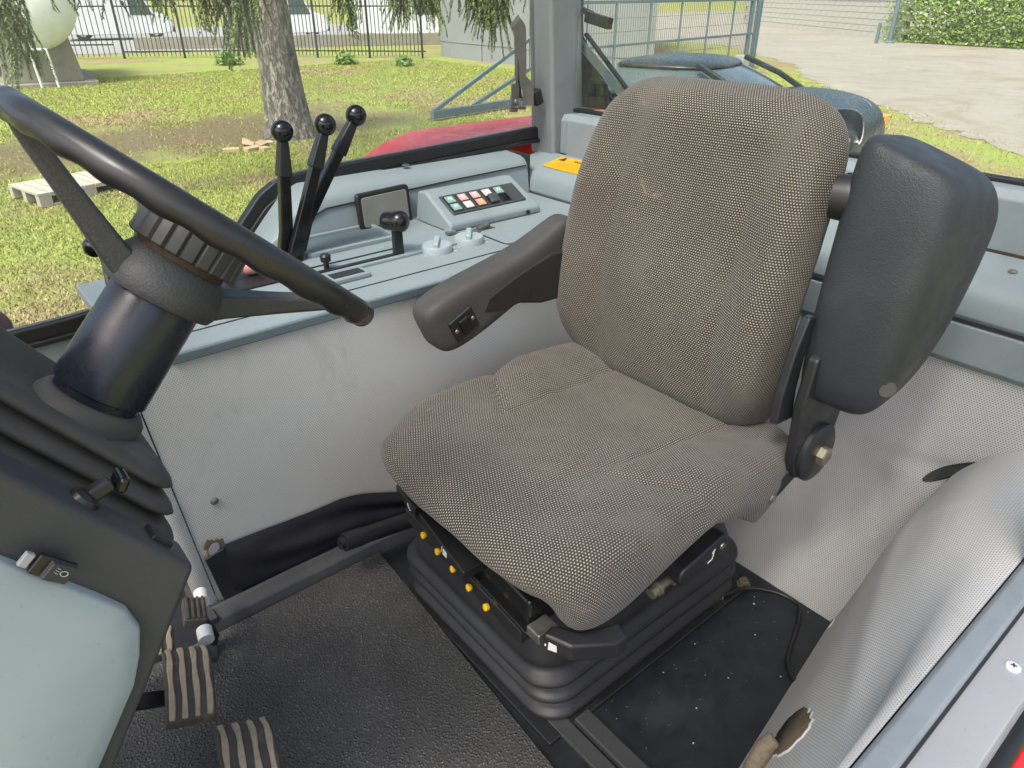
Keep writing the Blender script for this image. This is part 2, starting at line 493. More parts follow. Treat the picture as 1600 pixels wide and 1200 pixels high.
def rrect(hx, hy, r, n=6):
    """rounded rectangle outline, counter-clockwise"""
    pts = []
    for cx, cy, a0 in ((hx - r, hy - r, 0), (-hx + r, hy - r, 90), (-hx + r, -hy + r, 180), (hx - r, -hy + r, 270)):
        for k in range(n + 1):
            a = radians(a0 + 90 * k / n)
            pts.append((cx + r * cos(a), cy + r * sin(a)))
    return pts

def smooth(a, b, x):
    t = min(1, max(0, (x - a) / (b - a))); return t * t * (3 - 2 * t)

def catmull(pts, n=8):
    P = [Vector(p) for p in pts]; P = [2 * P[0] - P[1]] + P + [2 * P[-1] - P[-2]]; out = []
    for i in range(1, len(P) - 2):
        for k in range(n):
            t = k / n; a, b, c, d = P[i - 1:i + 3]
            out.append(0.5 * (2 * b + (c - a) * t + (2 * a - 5 * b + 4 * c - d) * t * t + (3 * b - a - 3 * c + d) * t ** 3))
    out.append(P[-2]); return out

# ================================================================== CAB SHELL
FLOOR_Z = 0.0
def build_cab():
    fl = MB().box((0.40, 0.80, -0.020), (2.2, 1.6, 0.036)).build('cab_floor', 'floor', smooth=False)
    struct(fl)
    # lateral steel strips on the floor in front of and beside the suspension
    MB().box((0.585, 0.43, 0.004), (0.030, 0.42, 0.010)).build('floor_strip', 'floor_trim', fl, bevel=0.002)
    MB().box((0.622, 0.33, 0.008), (0.034, 0.46, 0.018)).build('floor_strip', 'floor_trim', fl, bevel=0.003)
    # raised rubber ledge along the right wall
    led = MB()
    prof = [(1.166, -0.004), (1.176, 0.026), (1.182, 0.030), (1.203, 0.036), (1.206, 0.040), (1.2115, 0.040), (1.2135, 0.024), (1.26, 0.024), (1.26, -0.004)]
    led.prism(prof, (0.168, 0, 0), (0, 1, 0), (0, 0, 1), (1.05, 0, 0))
    led.box((0.182, 1.245, 0.016), (0.027, 0.14, 0.046))
    struct(led.build('floor_ledge', 'floor_trim', bevel=0.003))
    # right wall: perforated vinyl
    def wall(u, v):
        x = 0.213 + (1.42 - 0.213) * u
        z = 0.03 + 0.555 * v
        x += -0.045 * v * (1 - u) ** 3
        y = 1.225 + 0.006 * sin(u * 7 + v * 2) * (1 - v) * u - 0.004 * smooth(0.0, 0.5, v)
        return V(x, y, z)
    w = MB().grid(wall, 60, 30, lambda u, v, p: (p.x, p.z))
    wo = struct(w.build('right_wall', 'vinyl'))
    # front facing strip with its own seam, screw and torn patch
    st = MB()
    def strip(u, v):
        p = wall(0.0, v); return V(p.x - 0.040 + 0.037 * u, p.y - 0.007 + 0.004 * (2 * u - 1) ** 2, p.z + 0.0)
    st.grid(strip, 4, 30, lambda u, v, p: (p.x + 0.3, p.z))
    st.build('edge_strip', 'vinyl', wo)
    MB().lathe([(0.0075, 0), (0.0075, 0.002), (0.004, 0.004)], (0.252, 1.2195, 0.278), (0, -1, 0), 16).build('screw', 'steel', wo)
    tr = MB(); pts = []
    for k in range(28):
        a = 2 * pi * k / 28; r = 0.019 * (1 + 0.22 * sin(3 * a + 1) + 0.18 * random.uniform(-1, 1))
        pts.append((0.229 + r * cos(a), 0.176 + r * 1.25 * sin(a)))
    tr.prism(pts, (0, 1.2155, 0), (1, 0, 0), (0, 0, 1), (0, -0.002, 0)).build('tear', 'foam', wo)
    tr = MB(); pts2 = []
    for k in range(20):
        a = 2 * pi * k / 20; r = 0.011 * (1 + 0.2 * sin(2 * a))
        pts2.append((0.228 + r * cos(a), 0.174 + r * 1.2 * sin(a)))
    tr.prism(pts2, (0, 1.2130, 0), (1, 0, 0), (0, 0, 1), (0, -0.0008, 0)).build('tear_backing', 'sill_grey', wo)
    # black pleated skirt below the vinyl
    def skirt(u, v):
        x = 0.245 + 0.50 * u
        top = 0.170 - 0.012 * smooth(0, .45, u) - 0.075 * smooth(0.5, 1.0, u)
        z = 0.030 + (top - 0.030) * v
        y = 1.2165 - 0.012 * sin(v * pi) - 0.006 * sin(v * 13 + u * 5) * v * (1 - v) * 3 * smooth(0, .3, u) - 0.004 * sin(u * 9 + v * 8) * sin(pi * v)
        return V(x, y, z)
    MB().grid(skirt, 60, 26).build('skirt', 'black_vinyl', wo)
    MB().prism([(0.222, 0.030), (0.262, 0.030), (0.246, 0.168), (0.206, 0.160)], (0, 1.2150, 0), (1, 0, 0), (0, 0, 1), (0, -0.006, 0)).build('skirt_end', 'black_vinyl', wo, bevel=0.002)
    # rear wall: vinyl leaning back, wrinkled near the bottom
    def rear(u, v):
        y = 0.14 + 1.12 * u; z = 0.0 + 0.535 * v
        b = sin(u * 23 + 3 * sin(v * 6)) * sin(v * pi) * smooth(0.6, 0.1, u)
        n = mnoise.noise(Vector((y * 6, z * 6, 1.3)))
        x = 1.182 + 0.262 * v + 0.028 * sin(pi * v) + 0.004 * b + 0.012 * n * sin(pi * v)
        x += 0.006 * mnoise.noise(Vector((y * 17, z * 13, 5))) * smooth(0.75, 0.45, y) * sin(pi * min(1, v * 1.2))
        x -= 0.005 * math.exp(-(((y - 0.46) + 0.35 * (z - 0.16)) / 0.012) ** 2) * math.exp(-((z - 0.10) / 0.09) ** 2)
        x += 0.006 * math.exp(-(((y - 0.40) - 0.5 * (z - 0.2)) / 0.014) ** 2) * math.exp(-((z - 0.2) / 0.07) ** 2)
        # a horizontal sag fold
        x += 0.010 * math.exp(-((z - 0.33 + 0.10 * (y - 0.3)) / 0.018) ** 2) * smooth(0.55, 0.3, y)
        return V(x, y, z)
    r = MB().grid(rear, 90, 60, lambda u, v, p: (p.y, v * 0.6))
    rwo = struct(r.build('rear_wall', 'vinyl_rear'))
    tp_ = []
    for k in range(24):
        a = 2 * pi * k / 24; u0, w0 = 0.055 * cos(a), 0.011 * sin(a)
        yy, zz = 0.322 - 0.72 * u0 - 0.69 * w0 + 0.0, 0.334 + 0.69 * u0 * 0.9 - 0.72 * w0
        tp_.append(rear((yy - 0.14) / 1.12, zz / 0.535) + V(-0.0030, 0, 0.001))
    MB().add(tp_ + [p + V(0.004, 0, 0) for p in tp_], [tuple(range(24))] + [(k, 24 + k, 24 + (k + 1) % 24, (k + 1) % 24) for k in range(24)]).build('tear', 'seam', rwo, smooth=False)
    # backing panel behind it (seen through the gap above the wheel-arch lining)
    # rear shelf, grey-blue plastic
    sh = MB()
    prof = [(1.432, 0.525), (1.424, 0.530), (1.424, 0.602), (1.430, 0.606), (1.430, 0.613), (1.426, 0.618), (1.428, 0.652), (1.440, 0.672), (1.462, 0.684), (1.575, 0.704), (1.575, 0.50), (1.45, 0.50)]
    sh.prism(prof, (0, 0.10, 0), (1, 0, 0), (0, 0, 1), (0, 1.66, 0))
    so = struct(sh.build('rear_shelf', 'teal', bevel=0.004, seg=3))
    MB().box((1.4265, 0.875, 0.6095), (0.004, 1.54, 0.006)).build('groove', 'seam', so, smooth=False)
    MB().lathe([(0.008, 0), (0.008, 0.002), (0.003, 0.004)], (1.512, 0.375, 0.694), (-0.15, 0, 1), 14).build('screw', 'steel', so)
    # upstand carrying the rear window
    up = MB().prism([(1.575, 0.60), (1.575, 0.805), (1.590, 0.822), (1.680, 0.822), (1.680, 0.60)], (0, 0.10, 0), (1, 0, 0), (0, 0, 1), (0, 1.55, 0))
    uo = struct(up.build('rear_window_sill', 'teal_paint', bevel=0.004))
    MB().box((1.5735, 0.40, 0.7055), (0.004, 0.5, 0.007)).build('rust_seam', 'rust', uo, smooth=False)

build_cab()

# ================================================================== FLOOR MAT
mt = MB()
poly = [(-0.28, 0.30), (0.505, 0.30), (0.560, 1.164), (-0.28, 1.164)]
mt.prism(poly, (0, 0, 0.002), (1, 0, 0), (0, 1, 0), (0, 0, 0.008))
tag(mt.build('floor_mat', 'mat', bevel=0.002), 'dusty black pebbled rubber mat on the cab floor', 'mat')

# ================================================================== SEAT
SC = 0.775            # seat centre line in Y
def build_seat():
    t = thing('driver_seat', 'driver seat in brown-grey woven fabric with black armrests', 'seat', (0.85, SC, 0))
    # ---- cushion
    x0, x1, hy = 0.468, 1.132, 0.290
    cx, hx = (x0 + x1) / 2, (x1 - x0) / 2
    NT = 200
    def outline(th):
        c, s_ = cos(th), sin(th)
        e = (3.6 if s_ > 0 else 5.4) if c < 0 else 7.0
        r = (abs(c) ** e + abs(s_) ** e) ** (-1.0 / e)
        nx = math.copysign(abs(r * c) ** (e - 1), c) / hx; ny = math.copysign(abs(r * s_) ** (e - 1), s_) / hy
        q = 1 / sqrt(nx * nx + ny * ny)
        return r * c * hx, r * s_ * hy, nx * q, ny * q
    def top_h(px, py):
        u = (px + hx) / (2 * hx)          # 0 front .. 1 rear
        w = abs(py) / hy
        h = 0.454 - 0.022 * smooth(0.35, 1.0, u)
        h -= 0.010 * (1 - w ** 2) * smooth(0.2, 0.75, u)
        e1 = w - 0.20 * (u - 0.6) - 0.46         # inner seam of the side bolster
        e2 = u - 0.26 * (w - 0.5) - 0.40         # front seam of the side bolster
        h += (0.022 if py > 0 else 0.010) * smooth(-0.02, 0.30, e1) * smooth(-0.01, 0.12, e2)
        h -= (0.008 if py > 0 else 0.005) * max(math.exp(-(e1 / 0.024) ** 2) * smooth(-0.02, 0.03, e2), math.exp(-(e2 / 0.016) ** 2) * smooth(-0.03, 0.03, e1))
        h += 0.004 * mnoise.noise(Vector((px * 9, py * 9, 4.0))) + 0.0015 * mnoise.noise(Vector((px * 30, py * 30, 1.0)))
        return h
    def hem(th, ox, oy):
        c, s_ = cos(th), sin(th)
        z = 0.345 - 0.012 * smooth(0.2, 1.0, s_)
        if s_ < 0:
            k = smooth(0.45, 0.85, -s_)
            z += k * (-0.034 * math.exp(-((ox + 0.195) / 0.11) ** 2) + 0.030 * math.exp(-((ox - 0.015) / 0.085) ** 2) - 0.046 * math.exp(-((ox - 0.20) / 0.06) ** 2))
        return z
    rings = []; uv = []
    rows = [0.02 + 0.98 * (k / 46) ** 0.85 for k in range(47)]
    prev = None; ex = [0.0] * NT
    for rho in rows:
        ring = []; ul = []
        for k in range(NT):
            th = 2 * pi * k / NT
            ox, oy, nx, ny = outline(th)
            px, py = ox * rho, oy * rho
            h = top_h(px, py)
            R = 0.040 + 0.060 * smooth(0.1, 0.8, -nx)
            dd = (1 - rho) * (abs(ox * nx) + abs(oy * ny))
            if dd < R: h -= (R - sqrt(max(0, R * R - (R - dd) ** 2))) * (1.0 - 0.62 * smooth(0.2, 0.9, -nx))
            p = V(cx + px, SC + py, h)
            if prev is not None:
                seg = (p - prev[k]).length; ex[k] += max(0, seg - sqrt((p.x - prev[k].x) ** 2 + (p.y - prev[k].y) ** 2))
            ring.append(p); ul.append((px + nx * ex[k], py + ny * ex[k]))
        rings.append(ring); uv += ul; prev = ring
    last = rings[-1]; base_uv = ul
    for q in range(1, 13):
        f = q / 12; ring = []
        for k in range(NT):
            th = 2 * pi * k / NT
            ox, oy, nx, ny = outline(th)
            zt = last[k].z; zb_ = min(zt - 0.01, hem(th, ox, oy))
            z = zt + (zb_ - zt) * f
            fr_ = smooth(0.3, 0.9, -nx)
            fl = 0.006 * sin(pi * f) * (1 - fr_) - 0.012 * f ** 2 * (1 - fr_) - 0.062 * fr_ * f ** 1.45
            fl += 0.0025 * sin(th * 17 + 2 * sin(th * 5)) * f
            p = V(cx + ox + nx * fl, SC + oy + ny * fl, z)
            ring.append(p); drop = (zt - z) * 1.05
            uv.append((base_uv[k][0] + nx * drop, base_uv[k][1] + ny * drop))
        rings.append(ring)
    m2 = MB(); m2.loft(rings, cap=False)
    ci = len(m2.v); m2.v.append((cx, SC, top_h(0, 0))); uv.append((0, 0))
    m2.f += [(ci, k, (k + 1) % NT) for k in range(NT)]
    bi = len(m2.v); m2.v.append((cx, SC, 0.345)); uv.append((0, 0))
    L = (len(rings) - 1) * NT
    m2.f += [(bi, L + (k + 1) % NT, L + k) for k in range(NT)]
    m2.uv = uv
    m2.build('cushion', 'fabric', t, ang=180)
    # ---- backrest
    zb, zt = 0.400, 1.000
    SB = SC + 0.049
    def half_w(z):
        w = 0.257 + 0.010 * smooth(zb, 0.62, z) - 0.005 * smooth(0.72, 1.0, z)
        return w
    def front_x(z, w):
        v = (z - zb) / (zt - zb)
        x = 1.042 - 0.016 * sin(pi * min(1, v * 1.6)) + 0.075 * v * v * 0.9
        x += 0.004 * mnoise.noise(Vector((w * 3, z * 9, 2)))
        x -= 0.030 * smooth(0.52, 0.85, abs(w)) * smooth(0.02, 0.25, v) * (1 - smooth(0.62, 0.92, v))
        x += 0.005 * math.exp(-((abs(w) - 0.55) / 0.04) ** 2) * (1 - smooth(0.7, 0.9, v))
        return x
    TH = 0.105
    NB = 160
    zc, hz = (zb + zt) / 2, (zt - zb) / 2
    def bout(th):
        c, s_ = cos(th), sin(th)
        e = 5.2 if s_ > 0 else 7.0
        r = (abs(c) ** e + abs(s_) ** e) ** (-1.0 / e)
        z = zc + r * s_ * hz
        y = r * c * half_w(z)
        return y, z
    rings = []; uvl = []
    rr = [0.02, .14, .28, .42, .54, .64, .72, .79, .85, .90, .94, .97, .99, 1.0]
    def bpt(th, rho, extra):
        y, z = bout(th)
        y2, z2 = y * rho, zc + (z - zc) * rho
        w = y2 / half_w(z2)
        x = front_x(z2, w)
        R = 0.045; dd = (1 - rho) * 0.25
        if dd < R: x += R - sqrt(max(0, R * R - (R - dd) ** 2))
        return V(x + extra, SB + y2, z2)
    rr = [0.02 + 0.98 * (k / 30) ** 0.8 for k in range(31)]
    exb = [0.0] * NB; prevb = None
    def bnorm(th):
        y, z = bout(th); e_ = 3.2
        return Vector((math.copysign(abs(y / half_w(z)) ** e_, y), math.copysign(abs((z - zc) / hz) ** e_, z - zc))).normalized()
    for rho in rr:
        ring = []; ul = []
        for k in range(NB):
            th = 2 * pi * k / NB
            p = bpt(th, rho, 0); nn = bnorm(th)
            if prevb is not None:
                exb[k] += max(0, (p - prevb[k]).length - sqrt((p.y - prevb[k].y) ** 2 + (p.z - prevb[k].z) ** 2))
            ring.append(p); ul.append((p.y + nn.x * exb[k], p.z + nn.y * exb[k]))
        rings.append(ring); uvl += ul; prevb = ring
    bu = ul
    for q in range(1, 7):
        ring = []
        for k in range(NB):
            th = 2 * pi * k / NB
            p = bpt(th, 1.0, 0); nn = bnorm(th)
            fx = (TH - 0.045) * q / 6
            back = 0.030 * smooth(0.6, 1.0, q / 6)
            bulge = 0.007 * sin(pi * q / 6)
            ring.append(V(p.x + fx, p.y - nn.x * (back - bulge), p.z - nn.y * (back - bulge)))
            uvl.append((bu[k][0] + nn.x * fx, bu[k][1] + nn.y * fx))
        rings.append(ring)
    b = MB(); b.loft(rings, cap=True); b.uv = uvl
    b.build('backrest', 'fabric', t, ang=180)
    # back shell
    sh = MB(); ring1 = [V(1.142 + 0.06 * ((bout(2 * pi * k / 48)[1] - zb) / 0.575), SB + bout(2 * pi * k / 48)[0] * 0.78, zc + (bout(2 * pi * k / 48)[1] - zc) * 0.86) for k in range(48)]
    ring2 = [p + V(0.028, 0, 0) for p in ring1]
    sh.loft([ring1, ring2]).build('back_shell', 'black_plastic', t, bevel=0.006)
    # ---- seat pan (gloss black sheet metal)
    pan = MB().prism([(0.520, 0.590), (1.02, 0.575), (1.02, 0.985), (0.548, 0.970)], (0, 0, 0.268), (1, 0, 0), (0, 1, 0), (0, 0, 0.062))
    po = pan.build('seat_pan', 'black_gloss', t, bevel=0.008, seg=3)
    lip = MB().bar([(0.516, 0.585, 0.272), (0.544, 0.985, 0.272)], 0.010, 0.012, up=(0, 0, 1))
    lip.build('front_lip', 'black_gloss', po, bevel=0.003)
    MB().prism([(0.512, 0.600), (0.535, 0.978), (0.556, 0.978), (0.540, 0.600)], (0, 0, 0.236), (1, 0, 0), (0, 1, 0), (0, 0, 0.030)).build('lower_flange', 'bracket', po, bevel=0.003)
    for k in range(5):
        y = 0.900 - 0.054 * k
        x = 0.5335 - 0.0045 * k
        MB().lathe([(0.006, 0), (0.0065, 0.002), (0.0065, 0.006), (0.004, 0.0075)], (x - 0.004, y, 0.2535), (-1, 0.06, 0.25), 12).build('yellow_plug', 'yellow', po)
    # rails between pan and cushion
    for y in (0.62, 0.93):
        MB().box((0.80, y, 0.334), (0.46, 0.032, 0.014)).build('slide_rail', 'black_gloss', t, bevel=0.003)
    # weight-adjustment strip handles along the front
    h1 = MB().prism([(0.487, 0.716), (0.513, 0.890), (0.560, 0.890), (0.540, 0.716)], (0, 0, 0.300), (1, 0, 0), (0, 1, 0), (0, 0, 0.020))
    h1o = h1.build('front_handle', 'black_plastic', t, bevel=0.003)
    h2 = MB().prism([(0.514, 0.905), (0.526, 0.990), (0.575, 0.990), (0.565, 0.905)], (0, 0, 0.298), (1, 0, 0), (0, 1, 0), (0, 0, 0.022))
    h2o = h2.build('front_handle', 'black_plastic', t, bevel=0.003)
    # pictograms on the handles (seat outlines)
    fu = V(-0.145, -0.99, 0).normalized()
    def decal(parent, o, u, v, polys, name='pictogram'):
        d = MB(); n = Vector(u).cross(Vector(v)).normalized() * 0.0008
        for p in polys: d.prism(p, Vector(o), u, v, n)
        return d.build(name, 'white', parent, smooth=False)
    nfx = V(-1, 0.14, 0).normalized()
    decal(h1o, V(0.4972, 0.790, 0.3025), V(-0.14, -1, 0).normalized(), V(0, 0, 1), [[(0, 0), (0.014, 0.002), (0.016, 0.013), (0.004, 0.015)], [(-0.004, 0.004), (-0.002, 0.004), (0.0, 0.016), (-0.002, 0.016)]])
    decal(h2o, V(0.5178, 0.936, 0.301), V(-0.14, -1, 0).normalized(), V(0, 0, 1), [[(0, 0.012), (0.002, 0.014), (0.012, 0.002), (0.010, 0.001)], [(0.010, 0.001), (0.016, 0.005), (0.015, 0.006), (0.009, 0.003)]])
    # corner bracket and left lever
    MB().box((0.532, 0.572, 0.282), (0.040, 0.030, 0.020)).build('lever_bracket', 'steel', t, bevel=0.003)
    lv = MB().loft([[p + V(0, 0, 0) for p in r] for r in [
        [V(0.535, 0.556, 0.268), V(0.515, 0.552, 0.272), V(0.515, 0.552, 0.300), V(0.538, 0.556, 0.303)],
        [V(0.560, 0.520, 0.266), V(0.530, 0.508, 0.268), V(0.533, 0.509, 0.298), V(0.563, 0.520, 0.303)],
        [V(0.605, 0.500, 0.264), V(0.590, 0.470, 0.264), V(0.592, 0.472, 0.292), V(0.606, 0.500, 0.302)],
        [V(0.622, 0.498, 0.264), V(0.618, 0.470, 0.264), V(0.618, 0.472, 0.290), V(0.622, 0.498, 0.300)]]])
    lvo = lv.build('slide_lever', 'black_plastic', t, bevel=0.005, seg=3)
    decal(lvo, V(0.5170, 0.5415, 0.276), V(0.40, -0.92, 0).normalized(), V(0, 0, 1), [[(0, 0), (0.015, 0.001), (0.014, 0.014), (0.001, 0.016)], [(-0.006, 0.006), (-0.003, 0.005), (-0.003, 0.010), (-0.005, 0.010)]])
    # left height lever with pictogram
    hl = MB(); c0 = V(0.832, 0.520, 0.302); d = V(0.94, 0.0, 0.16).normalized(); upv = V(-0.16, 0, 0.94).normalized()
    hl.prism(rrect(0.066, 0.021, 0.020, 6), c0 + V(0, 0.012, 0), d, upv, V(0, -0.040, 0))
    hlo = hl.build('height_lever', 'black_plastic', t, bevel=0.006, seg=3)
    decal(hlo, c0 + V(0, -0.0285, 0) + d * 0.004 - upv * 0.012, d, upv, [[(0, 0.002), (0.012, 0.002), (0.013, 0.0045), (0.001, 0.0045)], [(0.011, 0.002), (0.014, 0.003), (0.020, 0.020), (0.018, 0.021)], [(0.012, 0.018), (0.014, 0.016), (0.022, 0.021), (0.020, 0.023)]])
    MB().lathe([(0.007, 0), (0.006, 0.002)], c0 + V(0, -0.028, 0) + d * 0.046, (0, -1, 0), 14).build('screw', 'steel', hlo)
    # bolt stack below it
    bs = MB(); a = V(0.95, 0.02, 0.10).normalized(); o = V(0.735, 0.525, 0.262)
    bs.lathe([(0.010, 0), (0.010, 0.014), (0.013, 0.014), (0.013, 0.020), (0.008, 0.020), (0.008, 0.055)], o, a, 16)
    bs.lathe([(0.0155, 0.050), (0.0155, 0.078)], o, a, 6)
    bs.lathe([(0.009, 0.078), (0.009, 0.112), (0.012, 0.112), (0.012, 0.118)], o, a, 16)
    bs.build('adjuster_bolt', 'brass', t, ang=25)
    # ---- rubber bellows
    be = MB(); rings = []
    zs = [0.0, 0.010, 0.022, 0.034, 0.046, 0.058, 0.070, 0.082, 0.094, 0.106, 0.118, 0.130, 0.145, 0.165, 0.185, 0.205, 0.225, 0.243, 0.252]
    for i, z in enumerate(zs):
        ph = z / 0.046
        amp = 0.017 * (1 - smooth(0.11, 0.16, z))
        off = amp * sin(2 * pi * ph - 0.7) + 0.004 - 0.028 * smooth(0.11, 0.26, z)
        if z > 0.24: off -= 0.03 * smooth(0.24, 0.252, z)
        xf = 0.566 - 0.030 * smooth(0.02, 0.25, z); xr = 1.115 - 0.02 * smooth(0, .25, z)
        yl, yr = 0.580, 1.040 - 0.03 * smooth(0.05, 0.25, z)
        ccx, ccy = (xf + xr) / 2, (yl + yr) / 2
        ring = []
        for (a_, b_) in rrect((xr - xf) / 2 + off, (yr - yl) / 2 + off, 0.062, 12):
            sag = 0.006 * mnoise.noise(Vector((a_ * 8, b_ * 8, z * 14)))
            ring.append(V(ccx + a_ * (1 + sag), ccy + b_ * (1 + sag), z + 0.004 * mnoise.noise(Vector((a_ * 6, b_ * 6, 9)))))
        rings.append(ring)
    be.loft(rings)
    be.build('bellows', 'bellows', t, sub=1)
    MB().box((0.842, 0.805, 0.001), (0.60, 0.500, 0.012)).build('base_plate', 'bracket', t, bevel=0.003)
    for (x, y) in ((1.125, 0.565),):
        MB().lathe([(0.016, 0), (0.016, 0.004), (0.011, 0.004), (0.011, 0.013), (0.006, 0.013), (0.006, 0.020)], (x, y, 0.006), (0, 0, 1), 6).build('floor_bolt', 'brass', t)
    # ---- armrest, right side (down)
    def pad(path, us, ws, upv, nseg=32, e=6.0):
        rings = []
        for p, u_, w_, a_ in zip(path, us, ws, upv):
            a_ = Vector(a_).normalized(); side = V(0, 1, 0)
            ring = []
            for k in range(nseg):
                th = 2 * pi * k / nseg; c, s_ = cos(th), sin(th)
                r = (abs(c) ** e + abs(s_) ** e) ** (-1 / e)
                ring.append(Vector(p) + a_ * (u_ * r * s_) + side * (w_ * r * c))
            rings.append(ring)
        return rings
    Y = 1.105
    U = V(-0.38, 0, 0.92)
    fx = [0.0, 0.012, 0.045, 0.12, 0.20, 0.27, 0.33, 0.39, 0.44]
    path = [(0.684 + q * 0.93, Y, 0.553 + q * 0.29) for q in fx]
    us = [0.034, 0.055, 0.063, 0.062, 0.052, 0.047, 0.050, 0.058, 0.058]
    ws = [0.024, 0.036, 0.040, 0.040, 0.040, 0.038, 0.036, 0.032, 0.030]
    ar = MB().loft(pad(path, us, ws, [U] * 9))
    ro = ar.build('armrest', 'arm_right', t, sub=2)
    tag(ro, 'worn dusty black armrest folded down on the console side')
    MB().prism([(0.800, 0.575), (0.860, 0.566), (0.900, 0.572), (0.960, 0.556), (1.07, 0.552), (1.10, 0.665), (0.985, 0.662), (0.885, 0.634), (0.815, 0.606)], (0, Y - 0.0415, 0), (1, 0, 0), (0, 0, 1), (0, 0.06, 0)).build('armrest_hinge', MT['arm_inner'], ro, bevel=0.006, seg=3)
    # rocker switch set into its inner face
    so = V(0.752, Y - 0.0385, 0.567); sd_ = V(0.90, 0, 0.42).normalized(); su = V(-0.42, 0, 0.90).normalized()
    R = Matrix((sd_, V(0, 1, 0), su)).transposed()
    sw = MB().box(so, (0.060, 0.014, 0.052), R).build('switch_plate', 'black_plastic', ro, bevel=0.003)
    MB().box(so + V(0, -0.009, 0), (0.024, 0.010, 0.036), R).build('rocker', 'black_gloss', ro, bevel=0.003)
    for q in (-1, 1):
        MB().lathe([(0.0045, 0), (0.0035, 0.0015)], so + sd_ * (0.022 * q) + V(0, -0.0072, 0), (0, -1, 0), 12).build('screw', 'brass', ro)
    # ---- armrest, left side (folded up)
    lr = []
    prof = [  # z, x_front, x_back, y_in, y_out
        (0.540, 1.080, 1.118, 0.498, 0.425), (0.543, 1.060, 1.140, 0.508, 0.402), (0.558, 1.046, 1.165, 0.513, 0.382), (0.600, 1.038, 1.195, 0.516, 0.366), (0.65, 1.037, 1.225, 0.519, 0.357),
        (0.72, 1.041, 1.258, 0.521, 0.351), (0.79, 1.050, 1.280, 0.523, 0.348), (0.86, 1.060, 1.286, 0.524, 0.347), (0.915, 1.070, 1.282, 0.524, 0.350), (0.945, 1.077, 1.270, 0.521, 0.356), (0.962, 1.086, 1.250, 0.513, 0.368), (0.968, 1.105, 1.225, 0.498, 0.386)]
    for z, xf, xb, yi, yo in prof:
        cx_, cy_ = (xf + xb) / 2, (yi + yo) / 2; hx_, hy_ = (xb - xf) / 2, (yi - yo) / 2
        ring = []
        for k in range(28):
            th = 2 * pi * k / 28; c, s_ = cos(th), sin(th); e = 5.0
            r = (abs(c) ** e + abs(s_) ** e) ** (-1 / e)
            # outer front corner is cut back so the side face turns away
            xx = r * c * hx_; yy = r * s_ * hy_
            ring.append(V(cx_ + xx, cy_ + yy, z + 0.10 * (cx_ + xx - 1.10) * smooth(0.7, 0.56, z) - (0.32 * (0.50 - (cy_ + yy)) + 0.12 * max(0.0, cx_ + xx - 1.10)) * smooth(0.80, 0.95, z)))
        lr.append(ring)
    lo = MB().loft(lr).build('armrest', 'arm_left', t, sub=2)
    tag(lo, 'black vinyl armrest folded up beside the backrest')
    MB().lathe([(0.0135, -0.004), (0.0135, 0.0005), (0.010, 0.0005)], (1.060, 0.3690, 0.608), (-0.62, -0.78, -0.05), 20).build('bolt_cap', 'zinc', lo)
    # pivot bracket and disc
    br = MB().prism([(1.046, 0.385), (1.026, 0.430), (1.018, 0.545), (1.030, 0.625), (1.075, 0.650), (1.165, 0.610), (1.172, 0.520), (1.156, 0.445), (1.132, 0.385), (1.095, 0.365)], (0, 0.472, 0), (1, 0, 0), (0, 0, 1), (0, 0.020, 0))
    bo = br.build('armrest_bracket', 'bracket', t, bevel=0.005, seg=3)
    MB().prism([(0.992, 0.505), (0.992, 0.560), (1.008, 0.640), (1.030, 0.692), (1.052, 0.690), (1.040, 0.620), (1.036, 0.560), (1.046, 0.500)], (0, 0.500, 0), (1, 0, 0), (0, 0, 1), (0, 0.016, 0)).build('guide_plate', 'bracket', bo, bevel=0.004)
    MB().lathe([(0.056, 0), (0.056, 0.008), (0.051, 0.011), (0.024, 0.013)], (1.094, 0.472, 0.424), (0, -1, 0), 40).build('pivot_disc', 'bracket', bo)
    MB().lathe([(0.018, 0), (0.018, 0.012), (0.014, 0.014)], (1.094, 0.459, 0.424), (0, -1, 0), 6).build('hex_bolt', 'brass', bo, ang=20)
    fb = MB().bar([(1.085, 0.486, 0.405), (1.02, 0.492, 0.365), (0.985, 0.494, 0.355)], 0.034, 0.014, up=(0, 0, 1))
    fo = fb.build('hinge_arm', 'bracket', t, bevel=0.003)
    MB().lathe([(0.009, 0), (0.009, 0.008)], (0.998, 0.487, 0.358), (0, -1, 0), 6).build('hinge_bolt', 'steel', fo, ang=20)
    # lumbar adjuster knob on the backrest's left side
    kn = MB(); ax = V(0.32, -0.95, 0.0).normalized(); o = V(1.105, 0.522, 0.868)
    kn.lathe([(0.034, -0.02), (0.036, 0.0), (0.034, 0.030), (0.030, 0.036), (0.024, 0.038)], o, ax, 28)
    ko = kn.build('lumbar_knob', 'black_plastic', t)
    MB().box(o + ax * 0.020 + V(-0.006, 0, 0.026), (0.016, 0.060, 0.022), Matrix.Rotation(radians(-18), 3, 'Z')).build('knob_latch', 'black_gloss', ko, bevel=0.004)
    MB().bar([o + ax * 0.036, o + ax * 0.075], 0.03, 0.05, up=(0, 0, 1)).build('knob_shaft', 'black_plastic', ko, bevel=0.004)
    decal(ko, o + ax * 0.0385 + V(-0.018, 0, -0.006), V(0.95, 0.32, 0), V(0, 0, 1), [[(0, 0), (0.003, 0), (0.006, 0.018), (0.003, 0.018)], [(0.003, 0.0), (0.012, -0.003), (0.012, 0.0), (0.004, 0.003)]])
    return t
build_seat()

